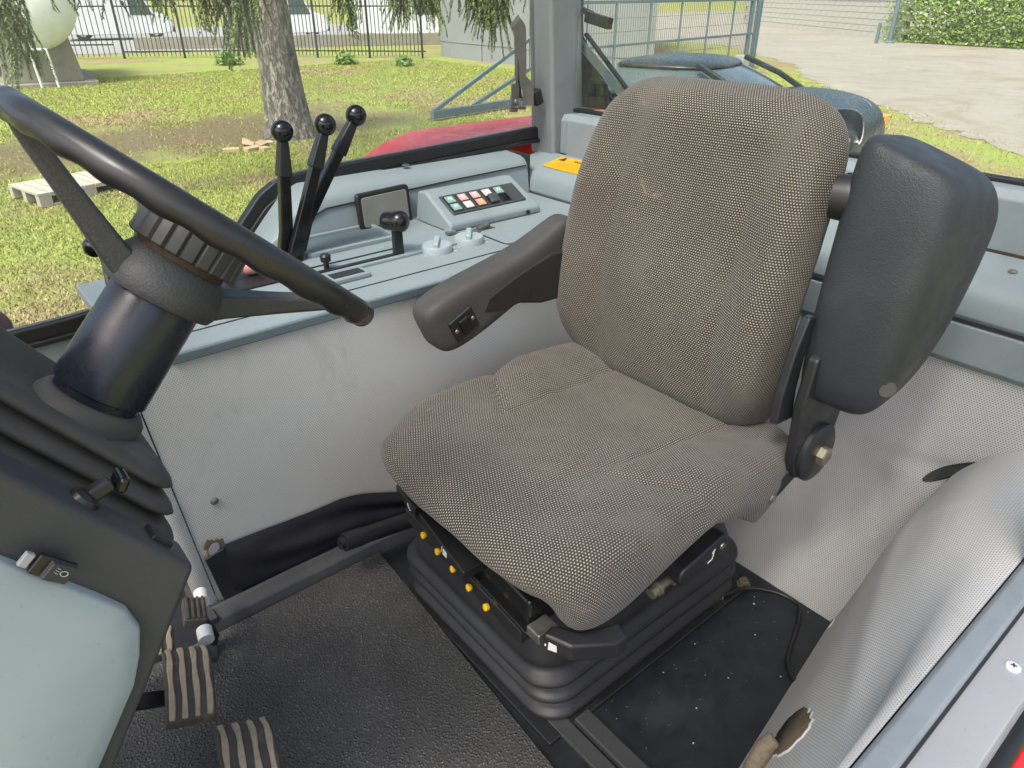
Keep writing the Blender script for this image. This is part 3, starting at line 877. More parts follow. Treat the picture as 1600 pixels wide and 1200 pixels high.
# ================================================================== STEERING WHEEL AND COLUMN
T_ = radians(42.0)
AX = V(sin(T_), 0, cos(T_)); UU = V(-cos(T_), 0, sin(T_)); YY = V(0, 1, 0)
WC = V(0.215, 0.760, 0.943)
def build_wheel():
    t = thing('steering_wheel', 'black three-spoke steering wheel on a round tilted column', 'steering wheel', (0.05, 0.755, 0.78))
    R, r = 0.185, 0.0125
    n, m = 144, 16; vs = []; fs = []
    for i in range(n):
        a = 2 * pi * i / n
        d = UU * cos(a) + YY * sin(a)
        grip = 0.0022 * (0.5 + 0.5 * sin(a * 26))
        for k in range(m):
            b = 2 * pi * k / m
            rr = r - grip * max(0, -sin(b)) ** 1.5
            vs.append(WC + d * (R + rr * cos(b)) + AX * (rr * 1.12 * sin(b)))
    for i in range(n):
        for k in range(m):
            fs.append((i * m + k, ((i + 1) % n) * m + k, ((i + 1) % n) * m + (k + 1) % m, i * m + (k + 1) % m))
    MB().add(vs, fs).build('rim', 'wheel_rim', t, ang=180)
    hub = WC - AX * 0.078
    # hub: broad shallow cone
    hb = MB().lathe([(0.030, 0.040), (0.042, 0.034), (0.052, 0.020), (0.057, 0.004), (0.058, -0.010), (0.055, -0.016), (0.040, -0.018)], hub, AX, 48)
    hb.build('hub', 'wheel_hub', t)
    for ang in (0, 180, 90):
        d = UU * cos(radians(ang)) + YY * sin(radians(ang))
        s = d.cross(AX)
        p = [hub + d * 0.030 - AX * 0.006, hub + d * 0.060 + AX * 0.008, hub + d * 0.12 + AX * 0.040, hub + d * 0.164 + AX * 0.064, hub + d * 0.180 + AX * 0.074]
        MB().bar(p, [0.034, 0.026, 0.020, 0.017, 0.014], [0.056, 0.040, 0.030, 0.026, 0.024], up=AX).build('spoke', 'wheel_hub', t, bevel=0.005, seg=3)
    # ribbed locking knob
    kb = MB(); o = WC - AX * 0.028; nr = 22
    rings = []
    for h in (-0.016, -0.014, 0.018, 0.022):
        ring = []
        for k in range(nr * 6):
            a = 2 * pi * k / (nr * 6)
            f = (k % 6)
            rad = 0.056 if f not in (0,) else 0.0525
            if h in (-0.016, 0.022): rad -= 0.003
            ring.append(o + AX * h + UU * (rad * cos(a)) + YY * (rad * sin(a)))
        rings.append(ring)
    kb.loft(rings).build('locking_knob', 'ribbed', t, ang=20)
    MB().lathe([(0.046, -0.024), (0.046, -0.014)], o, AX, 32).build('knob_collar', 'rust', t)
    MB().tube([WC - AX * 0.15 + YY * 0.03, V(0.128, 0.845, 0.898)], 0.004, 8).build('signal_stalk', 'black_plastic', t)
    MB().sphere(V(0.124, 0.86, 0.908), 0.0115, 20, 12).build('signal_knob', 'black_ball', t, ang=180)
    # column
    MB().lathe([(0.0435, 0.0), (0.045, -0.004), (0.0465, -0.105), (0.0465, -0.112), (0.0425, -0.114), (0.0415, -0.145)], WC - AX * 0.092, AX, 56).build('column', 'column', t)
    MB().lathe([(0.0435, 0), (0.048, -0.002), (0.054, -0.010), (0.056, -0.030), (0.055, -0.055), (0.05, -0.085)], WC - AX * 0.214, AX, 48).build('column_collar', 'boot', t)
build_wheel()

# ================================================================== DASHBOARD
def build_dash():
    t = thing('dashboard', 'dark grey front console with pale blue-grey side panel below the wheel', 'dashboard', (-0.1, 0.75, 0.0))
    A = V(0.085, 0.55, 0.696)
    th = radians(56)
    fu = V(-cos(th), 0, sin(th))                 # up the sloping top, forwards
    fd = V(-sin(radians(31.5)), 0, -cos(radians(31.5)))    # down the rear face, forwards
    B = A + fu * 0.36; D = A + fd * 0.62
    poly = [(A.x, A.z), (B.x, B.z), (-0.55, B.z - 0.02), (-0.55, D.z), (D.x, D.z)]
    MB().prism(poly, (0, 0.55, 0), (1, 0, 0), (0, 0, 1), (0, 0.046, 0)).build('housing', 'dash_grey', t, bevel=0.007, seg=3)
    sk_ = V(-sin(th), 0, -cos(th)) * 0.022
    poly2 = [(A.x + sk_.x, A.z + sk_.z), (B.x + sk_.x, B.z + sk_.z), (-0.52, B.z - 0.06), (-0.52, D.z + 0.02), (D.x - 0.03, D.z + 0.02)]
    MB().prism(poly2, (0, 0.597, 0), (1, 0, 0), (0, 0, 1), (0, 0.354, 0)).build('centre_housing', 'dash_grey', t, bevel=0.008, seg=3)
    # far raised rim of the top
    a2, b2 = V(0.045, 0.965, 0.700), V(-0.13, 0.965, 0.860)
    MB().prism([(0.07, 0.66), (0.09, 0.70), (-0.16, 0.905), (-0.30, 0.905), (-0.30, 0.5)], (0, 0.951, 0), (1, 0, 0), (0, 0, 1), (0, 0.022, 0)).build('far_rim', 'dash_grey', t, bevel=0.005)
    # pale side panel, a gently domed sheet with rounded corner, standing proud of the housing
    out = [(-0.42, 1.02), (-0.165, 0.912), (-0.045, 0.792), (0.008, 0.716), (0.024, 0.690), (0.029, 0.664), (0.022, 0.636), (0.010, 0.606), (-0.045, 0.522), (-0.17, 0.32), (-0.42, 0.10)]
    out2 = [(a[0] + (b[0] - a[0]) * k / 4, a[1] + (b[1] - a[1]) * k / 4, 0) for a, b in zip(out, out[1:]) for k in range(4)] + [(out[-1][0], out[-1][1], 0)]
    cxp, czp = -0.19, 0.62
    rings = []
    for f, dy in ((1.0, 0.0), (0.996, -0.007), (0.985, -0.0105), (0.90, -0.0115), (0.86, -0.0145), (0.5, -0.0155), (0.02, -0.016)):
        rings.append([V(cxp + (x - cxp) * f, 0.5505 + dy, czp + (z - czp) * f) for x, z, _ in out2])
    pan = MB().loft(rings)
    po = pan.build('side_panel', 'teal_light', t, ang=60)
    # rocker switch with lamp symbol
    c = V(-0.0125, 0.5375, 0.7635); u = V(0.64, 0, -0.77).normalized(); v = V(0.77, 0, 0.64).normalized()
    R = Matrix((u, V(0, 1, 0), v)).transposed()
    MB().box(c, (0.030, 0.006, 0.017), R).build('switch_frame', 'black_plastic', po, bevel=0.0015)
    MB().box(c + u * 0.004 + V(0, -0.004, 0), (0.020, 0.006, 0.015), R @ Matrix.Rotation(radians(7), 3, 'Z')).build('rocker', 'dash_grey', po, bevel=0.0012)
    lo = c + u * 0.006 + v * 0.002 + V(0, -0.0080, 0)
    dec = MB(); ring = [(0.0032 * cos(2 * pi * k / 16), 0.0025 * sin(2 * pi * k / 16)) for k in range(16)]
    for k in range(16):
        a, b = ring[k], ring[(k + 1) % 16]
        dec.prism([a, b, (b[0] * .74, b[1] * .74), (a[0] * .74, a[1] * .74)], lo, u, v, V(0, -0.0005, 0))
    for q in (-0.002, 0.0, 0.002):
        dec.prism([(-0.004, q), (-0.0072, q + 0.0008), (-0.0072, q + 0.0013), (-0.004, q + 0.0005)], lo, u, v, V(0, -0.0005, 0))
    dec.build('lamp_symbol', 'sill_grey', po, smooth=False)
    MB().box(c - u * 0.0205 + V(0, 0.001, 0), (0.007, 0.005, 0.012), R).build('indicator', 'sill_grey', po, bevel=0.001)
    # top: recess slot, stalk switch
    nrm = V(sin(th), 0, cos(th))
    Rt = Matrix((fu, V(0, 1, 0), nrm)).transposed()
    def on_top(s, y, h=0.0): return V(A.x, y, A.z) + fu * s + nrm * h
    MB().box(on_top(0.034, 0.576, 0.0015), (0.022, 0.022, 0.006), Rt).build('slot', 'rubber', t, bevel=0.002)
    MB().lathe([(0.013, 0), (0.012, 0.004), (0.008, 0.007)], on_top(0.110, 0.576, 0.0), nrm, 24).build('stalk_base', 'black_plastic', t)
    sk = MB().bar([on_top(0.110, 0.576, 0.004), on_top(0.102, 0.580, 0.022)], 0.012, 0.014, up=fu)
    ko = sk.build('stalk', 'black_plastic', t, bevel=0.003)
    MB().box(on_top(0.096, 0.582, 0.026), (0.009, 0.026, 0.015), Rt @ Matrix.Rotation(radians(25), 3, 'Y')).build('stalk_handle', 'black_gloss', ko, bevel=0.004)
    MB().lathe([(0.006, 0), (0.006, 0.004), (0.003, 0.005)], on_top(0.195, 0.585, 0.0), nrm, 6).build('screw', 'steel', t)
    MB().lathe([(0.006, 0), (0.006, 0.004), (0.003, 0.005)], on_top(0.220, 0.583, 0.0), nrm, 6).build('screw', 'steel', t)
    # ribbed rubber boot around the column
    bt = MB(); rings = []
    base = V(A.x, 0.752, A.z) + sk_
    L = [(-0.006, -0.012, 0.36, 0.132)]
    for q in range(3):
        h0, ins = 0.0175 * q, 0.010 * q
        for dh, ds, dw in ((0.000, 0.008, -0.017), (0.0025, -0.002, -0.006), (0.0060, -0.010, 0.001), (0.0095, -0.012, 0.003), (0.0130, -0.008, 0.0), (0.0160, 0.000, -0.008), (0.0175, 0.008, -0.018)):
            L.append((h0 + dh, -0.012 + ins + ds, 0.36 - ins, 0.146 - ins - 0.008 * q + dw))
    L += [(0.051, 0.040, 0.29, 0.088), (0.045, 0.054, 0.24, 0.066), (0.036, 0.066, 0.20, 0.050)]
    for h, s0, s1, hw in L:
        c_ = base + fu * ((s0 + s1) / 2) + nrm * h
        ring = []
        for a_, b_ in rrect((s1 - s0) / 2, hw, min(0.05, hw * 0.5), 8):
            ring.append(c_ + fu * a_ + YY * b_ + nrm * (0.003 * mnoise.noise(Vector((a_ * 9, b_ * 9, h * 20)))))
        rings.append(ring)
    bt.loft(rings).build('boot', 'boot', t, ang=180)
build_dash()

# ================================================================== PEDALS
def pedal(label, c, yaw, length, width, tilt, ribs=4, stalk=True, matk='ped', ribm='ped_rib'):
    c = Vector(c); t = thing('pedal', label, 'pedal', (c.x - 0.05, c.y, 0.01), 'foot pedals below the dashboard')
    R = Matrix.Rotation(radians(yaw), 3, 'Z') @ Matrix.Rotation(radians(tilt), 3, 'Y')
    # gently curved pad: long axis = local Y
    rings = []
    for k in range(9):
        f = k / 8 - 0.5
        z = -0.10 * f * f * length / 0.15
        rings.append([c + R @ V(x, f * length, z + zz) for x, zz in ((-width / 2, -0.011), (width / 2, -0.011), (width / 2, 0.004), (-width / 2, 0.004))])
    MB().loft(rings).build('pad', matk, t, bevel=0.004)
    for q in range(ribs):
        x = -width / 2 + width * (q + 0.5) / ribs
        pts = [c + R @ V(x + 0.0008 * sin(k), (k / 10 - 0.5) * length * 0.97, -0.10 * (k / 10 - 0.5) ** 2 * length / 0.15 + 0.0055) for k in range(11)]
        MB().bar(pts, [0.006 + 0.0012 * sin(k * 2.1 + q) for k in range(11)], [0.0088 + 0.0015 * sin(k * 1.3 + 2 * q) for k in range(11)], up=R @ V(0, 0, 1)).build('rib', ribm, t, bevel=0.002)
    if stalk:
        MB().bar([c + R @ V(0, 0, -0.012), c + R @ V(-0.03, 0, -0.05) , (c.x - 0.16, c.y + 0.0, 0.20), (c.x - 0.25, c.y, 0.32)], 0.014, 0.026, up=(1, 0, 0)).build('arm', 'bracket', t, bevel=0.003)
    return t
pedal('worn ribbed brake pedal nearest the dark dashboard corner', (0.094, 0.958, 0.160), -14, 0.155, 0.074, 14)
pedal('worn ribbed pedal at the bottom edge of the picture', (0.114, 0.745, 0.170), -14, 0.155, 0.082, 14)
pedal('small worn pedal end just above the large brake pedal', (0.078, 1.090, 0.135), -14, 0.070, 0.050, 14, 3)
tp = thing('throttle_pedal', 'short black throttle pedal between two white pivot bushes', 'pedal', (0.15, 1.11, 0.01))
c = V(0.148, 1.112, 0.135); R = Matrix.Rotation(radians(-14), 3, 'Z') @ Matrix.Rotation(radians(20), 3, 'Y')
MB().box(c, (0.040, 0.062, 0.020), R).build('pad', 'ped', tp, bevel=0.003)
for q in range(4):
    MB().box(c + R @ V(-0.014 + 0.0093 * q, 0, 0.0115), (0.005, 0.058, 0.005), R).build('rib', 'ped', tp, bevel=0.001)
MB().lathe([(0.013, 0), (0.013, 0.024), (0.010, 0.026)], c + R @ V(0.018, 0.036, -0.006), R @ V(-0.1, 1, 0.1), 20).build('pivot_bush', 'white_plastic', tp)
MB().lathe([(0.014, 0), (0.014, 0.026), (0.010, 0.028)], c + R @ V(0.018, -0.062, -0.012), R @ V(-0.1, 1, 0.1), 20).build('pivot_bush', 'white_plastic', tp)
MB().box(c + R @ V(0.020, -0.078, -0.030), (0.040, 0.030, 0.020), R).build('bracket', 'floor_trim', tp, bevel=0.006)
MB().bar([c + R @ V(0.012, 0, -0.012), (0.17, 1.12, 0.06), (0.15, 1.13, 0.0)], 0.016, 0.03, up=(1, 0, 0)).build('arm', 'bracket', tp, bevel=0.003)

# ================================================================== SIDE CONSOLE
ZC = 0.612
def build_console():
    t = thing('side_console', 'grey-blue plastic control console along the right cab window', 'console', (0.8, 1.45, 0.55))
    top = MB().prism([(1.2240, 0.583), (1.2165, 0.592), (1.230, 0.604), (1.262, ZC - 0.004), (1.270, ZC), (1.660, ZC), (1.70, 0.585)], (0.185, 0, 0), (0, 1, 0), (0, 0, 1), (1.242, 0, 0))
    to = top.build('console_top', 'teal', t, bevel=0.004, seg=3)
    MB().box((0.80, 1.2685, ZC - 0.0004), (1.22, 0.0022, 0.0018)).build('groove', 'seam', to, smooth=False)
    MB().prism([(1.2130, 0.582), (1.2130, 0.601), (1.222, 0.601), (1.222, 0.582)], (0.24, 0, 0), (0, 1, 0), (0, 0, 1), (1.18, 0, 0)).build('edge_trim', 'teal_dark', to, bevel=0.003)
    # upright panel with rounded shoulder
    up = MB()
    sec = [(1.640, 0.605), (1.648, 0.672), (1.652, 0.692), (1.664, 0.708), (1.684, 0.716), (1.765, 0.722), (1.765, 0.605)]
    rings = []
    for x, f in ((0.600, 0.06), (0.640, 0.42), (0.690, 0.84), (0.740, 1.0), (0.90, 1.0), (1.15, 1.0), (1.4235, 1.0)):
        rings.append([V(x, y + 0.002, 0.605 + (z - 0.605) * f) for y, z in sec])
    uo = up.loft(rings).build('upright', 'teal', t, bevel=0.003)
    gp = [V(0.640, 1.6405, 0.618), V(0.700, 1.6455, 0.655), V(0.760, 1.648, 0.676), V(0.95, 1.6495, 0.683), V(1.15, 1.650, 0.689), V(1.416, 1.6505, 0.693)]
    MB().tube(gp, 0.0022, 6).build('groove', 'seam', uo)
    MB().box((1.4245, 1.71, 0.665), (0.003, 0.13, 0.118)).build('joint', 'seam', uo, smooth=False)
    MB().lathe([(0.011, 0), (0.011, 0.002), (0.005, 0.003)], (1.05, 1.735, 0.7285), (0, 0, 1), 16).build('screw', 'steel', uo)
    # corner block of the shelf on the console side
    # storage tray: recessed floor framed by a raised rim
    x0, x1, y0, y1 = 0.640, 0.868, 1.505, 1.632
    MB().box(((x0 + x1) / 2, (y0 + y1) / 2, ZC + 0.001), (x1 - x0, y1 - y0, 0.003)).build('tray_floor', 'teal_dark', to, smooth=False)
    rim = MB()
    for a, b in (((x0, y0), (x1, y0)), ((x1, y0), (x1, y1)), ((x1, y1), (x0, y1)), ((x0, y1), (x0, y0))):
        rim.bar([(a[0], a[1], ZC + 0.005), (b[0], b[1], ZC + 0.005)], 0.012, 0.012, up=(0, 0, 1))
    rim.build('tray_rim', 'teal', to, bevel=0.003)
    # raised strip with the lever slots
    MB().box((0.785, 1.420, ZC + 0.003), (0.45, 0.105, 0.007)).build('slot_plate', 'teal', to, bevel=0.002)
    MB().box((0.690, 1.385, ZC + 0.0072), (0.24, 0.014, 0.003)).build('slot', 'rubber', to, smooth=False)
    MB().box((0.690, 1.422, ZC + 0.0072), (0.25, 0.004, 0.003)).build('slot', 'rubber', to, smooth=False)
    MB().lathe([(0.008, 0), (0.008, 0.0008)], (0.792, 1.448, ZC + 0.0066), (0, 0, 1), 18).build('green_mark', 'btn_green', to)
    cup = MB()
    cup.box((0.640, 1.330, ZC + 0.006), (0.095, 0.046, 0.012)); co = cup.build('stub_tray', 'teal', to, bevel=0.004)
    MB().box((0.640, 1.330, ZC + 0.0122), (0.072, 0.030, 0.002)).build('stub_tray_well', 'seam', co, smooth=False)
    # dark recess with a faded red lever further forward
    MB().box((0.455, 1.46, ZC + 0.0015), (0.16, 0.12, 0.006)).build('lever_gate', 'rubber', to, smooth=False)
    # two rotary knobs
    for (x, y) in ((0.893, 1.362), (0.990, 1.366)):
        k = MB().lathe([(0.036, 0), (0.036, 0.013), (0.034, 0.017), (0.010, 0.019)], (x, y, ZC), (0, 0, 1), 36).build('rotary_knob', 'knob_grey', t)
        MB().box((x, y, ZC + 0.019), (0.014, 0.066, 0.018), Matrix.Rotation(radians(-38), 3, 'Z')).build('knob_grip', 'knob_grey', k, bevel=0.003)
        dl = MB()
        for q in range(9):
            a = radians(-40 + 30 * q)
            dl.box((x + 0.044 * cos(a), y + 0.044 * sin(a), ZC + 0.0008), (0.005, 0.0014, 0.0008), Matrix.Rotation(a, 3, 'Z'))
        tag(dl.build('dial_marks', 'white', k, smooth=False), kind='stuff')
    # two toggle switches behind the knobs
    for (x, y, a) in ((0.985, 1.428, 10), (1.080, 1.426, -12)):
        p = MB().box((x, y, ZC + 0.002), (0.060, 0.024, 0.004)).build('toggle_plate', 'zinc', t, bevel=0.001)
        MB().box((x, y, ZC + 0.009), (0.034, 0.018, 0.008), Matrix.Rotation(radians(a), 3, 'Y')).build('toggle', 'zinc', p, bevel=0.002)
    # flat lid
    lid = MB().prism(rrect(0.135, 0.060, 0.016, 5), (1.185, 1.350, ZC + 0.0005), (1, 0, 0), (0, 1, 0), (0, 0, 0.004)); lo = lid.build('lid', 'teal', t, bevel=0.0015)
    MB().prism(rrect(0.138, 0.063, 0.018, 5), (1.185, 1.350, ZC + 0.0002), (1, 0, 0), (0, 1, 0), (0, 0, 0.001)).build('lid_gap', 'seam', lo, smooth=False)
    # switch box with sloping face
    xa, xb = 1.000, 1.300
    def P(x, y, z): return V(x, y, z)
    ya, yb, za, zb = 1.455, 1.605, ZC + 0.020, ZC + 0.082
    rings = [[P(xa - 0.006, ya, ZC), P(xa, ya, za), P(xa + 0.006, yb - 0.03, zb), P(xa, yb, zb - 0.004), P(xa - 0.004, yb + 0.01, ZC)],
             [P(xb + 0.006, ya, ZC), P(xb, ya, za), P(xb - 0.006, yb - 0.03, zb), P(xb, yb, zb - 0.004), P(xb + 0.004, yb + 0.01, ZC)]]
    bx = MB().loft(rings).build('switch_box', 'teal', t, bevel=0.007, seg=4)
    sl = (V(0, yb - 0.03, zb) - V(0, ya, za)); Ln = sl.length; sl.normalize(); nr = V(0, -sl.z, sl.y)
    o = V((xa + xb) / 2, (ya + yb - 0.03) / 2, (za + zb) / 2)
    Rb = Matrix((V(1, 0, 0), sl, nr)).transposed()
    MB().box(o + nr * 0.001, (0.246, 0.074, 0.006), Rb).build('switch_panel', 'btn_dark', bx, bevel=0.003)
    cols = [('btn_green', 'btn_green'), ('btn_pink', 'btn_white'), ('btn_pink', 'btn_orange'), ('btn_white', 'rocker'), ('btn_green', 'dark'), ('dark', 'dark')]
    for k, (a, b) in enumerate(cols):
        x = -0.100 + 0.040 * k
        if a != 'dark':
            fr = MB().box(o + V(x, 0, 0) + nr * 0.004, (0.034, 0.060, 0.002), Rb).build('switch', 'black_plastic', bx, bevel=0.0008)
            MB().box(o + V(x, 0, 0) + sl * 0.015 + nr * 0.0058, (0.025, 0.024, 0.003), Rb).build('button', a, fr, bevel=0.001)
            if b == 'rocker':
                MB().box(o + V(x + 0.002, 0, 0) - sl * 0.014 + nr * 0.010, (0.028, 0.028, 0.010), Rb @ Matrix.Rotation(radians(14), 3, 'X')).build('rocker', 'btn_dark', fr, bevel=0.003)
            elif b == 'dark':
                MB().box(o + V(x, 0, 0) - sl * 0.014 + nr * 0.0055, (0.026, 0.028, 0.004), Rb).build('rocker', 'black_gloss', fr, bevel=0.002)
            else:
                MB().box(o + V(x, 0, 0) - sl * 0.014 + nr * 0.0058, (0.025, 0.024, 0.003), Rb).build('button', b, fr, bevel=0.001)
            for q, cc in ((0.015, a), (-0.014, b)):
                if cc.startswith('btn'):
                    sy = MB()
                    for (du, dv, w, h) in ((-0.004, 0.002, 0.002, 0.009), (0.004, 0.002, 0.002, 0.009), (0, 0.006, 0.008, 0.002), (0, -0.003, 0.008 if k % 2 else 0.004, 0.002)):
                        sy.box(o + V(x + du, 0, 0) + sl * (q + dv) + nr * 0.0076, (w, h, 0.0008), Rb)
                    tag(sy.build('button_symbol', 'white', fr, smooth=False), kind='stuff')
    MB().lathe([(0.006, 0), (0.006, 0.003)], (1.250, 1.449, ZC + 0.012), (0, -1, 0), 10).build('box_screw', 'rubber', bx)
    # loudspeaker cover on the upright
    sp = MB().prism(rrect(0.078, 0.048, 0.010, 5), (0.912, 1.6380, 0.656), V(1, 0, 0.03), V(0, 0.12, 0.99), (0, -0.016, 0)).build('speaker_cover', 'black_plastic', t, bevel=0.006, seg=3)
    MB().prism(rrect(0.067, 0.038, 0.008, 5), (0.912, 1.6230, 0.656), V(1, 0, 0.03), V(0, 0.10, 0.99), (0, -0.0035, 0)).build('speaker_cloth', 'speaker', sp, bevel=0.003)
    # lower apron of console in front of the lever bank
    return t
build_console()

# levers with ball knobs --------------------------------------------------
def ball_lever(label, base, elbow, top, knob_r=0.0235, grip=0.07):
    base, elbow, top = Vector(base), Vector(elbow), Vector(top)
    t = thing('control_lever', label, 'lever', base, 'long hydraulic levers by the window')
    d = (top - elbow).normalized()
    MB().bar([base, base * 0.35 + elbow * 0.65, elbow, top - d * (knob_r + 0.01)], [0.020] * 4, [0.036, 0.032, 0.028, 0.022], up=(0, 1, 0)).build('shaft', 'black_gloss', t, bevel=0.003)
    MB().bar([top - d * (knob_r + grip), top - d * (knob_r * 0.75)], [0.028, 0.020], [0.032, 0.021], up=(0, 1, 0)).build('grip_sleeve', 'black_plastic', t, bevel=0.004)
    MB().sphere(top, knob_r, 32, 20).build('ball_knob', 'black_ball', t, ang=180)
    return t
ball_lever('upright ball-topped lever, leftmost of the three hydraulic levers', (0.588, 1.53, 0.60), (0.602, 1.53, 0.675), (0.628, 1.53, 0.888))
ball_lever('leaning ball-topped lever between two others by the window', (0.596, 1.505, 0.60), (0.622, 1.505, 0.672), (0.716, 1.505, 0.896))
ball_lever('most slanted ball-topped lever, nearest the red fender', (0.612, 1.535, 0.60), (0.654, 1.535, 0.690), (0.808, 1.535, 0.903))

tl = thing('hand_throttle', 'short black lever with hammer-shaped knob in the console slot', 'lever', (0.800, 1.386, ZC))
MB().bar([(0.803, 1.386, ZC - 0.005), (0.803, 1.386, ZC + 0.065)], [0.016, 0.014], [0.024, 0.022], up=(0, 1, 0)).build('shaft', 'black_plastic', tl, bevel=0.002)
hk = MB(); rings = []
for k, (dx, dy, r) in enumerate(((-0.036, 0.020, 0.014), (-0.034, 0.019, 0.0195), (-0.020, 0.012, 0.0215), (-0.006, 0.004, 0.0225), (0.006, -0.003, 0.026), (0.018, -0.009, 0.025), (0.028, -0.015, 0.018), (0.032, -0.017, 0.008))):
    o = V(0.803 + dx * 0.55, 1.386 + dy * 1.4, ZC + 0.082); a = V(0.55, -0.80, 0).normalized(); x = a.cross(V(0, 0, 1)); 
    rings.append([o + x * (r * cos(2 * pi * q / 20)) + V(0, 0, 1) * (r * sin(2 * pi * q / 20)) for q in range(20)])
hk.loft(rings).build('hammer_knob', 'black_gloss', tl, sub=1)
sl_ = thing('stub_lever', 'stubby black plunger knob beside the console slot', 'lever', (0.628, 1.392, ZC))
MB().lathe([(0.006, 0), (0.006, 0.018), (0.011, 0.018), (0.012, 0.030), (0.008, 0.034)], (0.628, 1.398, ZC + 0.006), (0, 0, 1), 18).build('plunger', 'black_plastic', sl_)
pl = thing('red_lever', 'faded pink-red flat lever knob behind the steering wheel', 'lever', (0.50, 1.47, ZC))
MB().bar([(0.492, 1.47, ZC), (0.492, 1.47, ZC + 0.016)], 0.016, 0.02, up=(0, 1, 0)).build('shaft', 'black_plastic', pl, bevel=0.002)
pr = [];
for dx, hw, hz in ((-0.026, 0.010, 0.009), (-0.022, 0.014, 0.015), (0.0, 0.017, 0.017), (0.026, 0.016, 0.012), (0.042, 0.012, 0.006)):
    pr.append([V(0.495 + dx, 1.47 + hw * cos(2 * pi * q / 16), ZC + 0.022 + hz * sin(2 * pi * q / 16)) for q in range(16)])
MB().loft(pr).build('knob', 'pink', pl, sub=1)
bl = thing('gear_stick', 'thin black stick rising behind the ribbed steering wheel knob', 'lever', (0.43, 1.49, 0.60))
MB().tube(catmull([(0.435, 1.46, 0.60), (0.440, 1.46, 0.66), (0.428, 1.46, 0.72)], 5), 0.010, 12).build('shaft', 'black_plastic', bl)

# ================================================================== STICKER, PILLAR, WINDOWS, FITTINGS
def text_mesh(txt, size, name):
    cu = bpy.data.curves.new(name, 'FONT'); cu.body = txt; cu.size = size; cu.extrude = 0.0003
    cu.align_x = 'LEFT'
    ob = bpy.data.objects.new(name, cu); COL.objects.link(ob)
    dg = bpy.context.evaluated_depsgraph_get()
    me = bpy.data.meshes.new_from_object(ob.evaluated_get(dg))
    bpy.data.objects.remove(ob)
    return me
def sticker():
    n = V(-0.177, 0, 0.984); u = V(0.984, 0, 0.177); o = V(1.468, 1.30, 0.6866)
    m = MB().prism([(0, 0), (0.088, 0), (0.088, 0.34), (0, 0.34)], o, u, V(0, 1, 0), n * 0.0009)
    so = tag(m.build('warning_sticker', 'sticker', smooth=False), 'yellow warning sticker on the shelf corner behind the seat', 'sticker')
    me = text_mesh('WARNUNG', 0.022, 'heading')
    me.materials.append(MT['seam'])
    t = bpy.data.objects.new('heading', me); COL.objects.link(t)
    # reads along -Y, top edge towards the rear
    Rm = Matrix((V(0, -1, 0), u, n)).transposed()
    t.matrix_world = Matrix.Translation(o + u * 0.062 + V(0, 0.27, 0) + n * 0.0014) @ Rm.to_4x4()
    t.parent = so
    ln = MB()
    for k in range(4):
        w = 0.27 - 0.03 * (k % 2)
        ln.box(o + u * (0.050 - 0.012 * k) + V(0, 0.31 - w / 2, 0) + n * 0.0013, (0.003, w, 0.0005), Matrix.Rotation(radians(-10.2), 3, 'Y'))
    ln.build('text_lines', plain('sticker_print', (0.55, 0.27, 0.01), 0.5), so, smooth=False)
    ws = MB().prism([(-0.018, 0), (0.010, 0.014), (0.010, -0.014)], o + u * 0.068 + V(0, 0.315, 0) + n * 0.0012, u * -1, V(0, 1, 0), n * 0.0004)
    ws.build('warning_triangle', 'seam', so, smooth=False)
sticker()

def build_pillar():
    t = thing('cab_pillar', 'grey-blue rear corner post of the cab rising behind the console', 'pillar', (1.64, 1.76, 0.72))
    rings = []
    for z, x0, x1, y0, y1 in ((0.690, 1.560, 1.700, 1.690, 1.800), (0.74, 1.560, 1.700, 1.690, 1.800), (0.85, 1.556, 1.690, 1.695, 1.800), (1.2, 1.540, 1.665, 1.70, 1.80), (1.95, 1.50, 1.62, 1.70, 1.80)):
        rings.append([V(x0, y0, z), V(x1, y0, z), V(x1, y1, z), V(x0, y1, z)])
    MB().loft(rings).build('post', plain('pillar_grey', (0.195, 0.218, 0.228), 0.5, micro=0.3, var=0.1, dirt=(0.13, 0.13, 0.125), dirt_amt=0.4, dscale=6), t, bevel=0.012, seg=3)
    MB().prism([(1.590, 0.70), (1.590, 0.800), (1.602, 0.816), (1.690, 0.816), (1.690, 0.70)], (0, 1.652, 0), (1, 0, 0), (0, 0, 1), (0, 0.040, 0)).build('foot', 'teal_paint', t, bevel=0.004)
    return t
build_pillar()

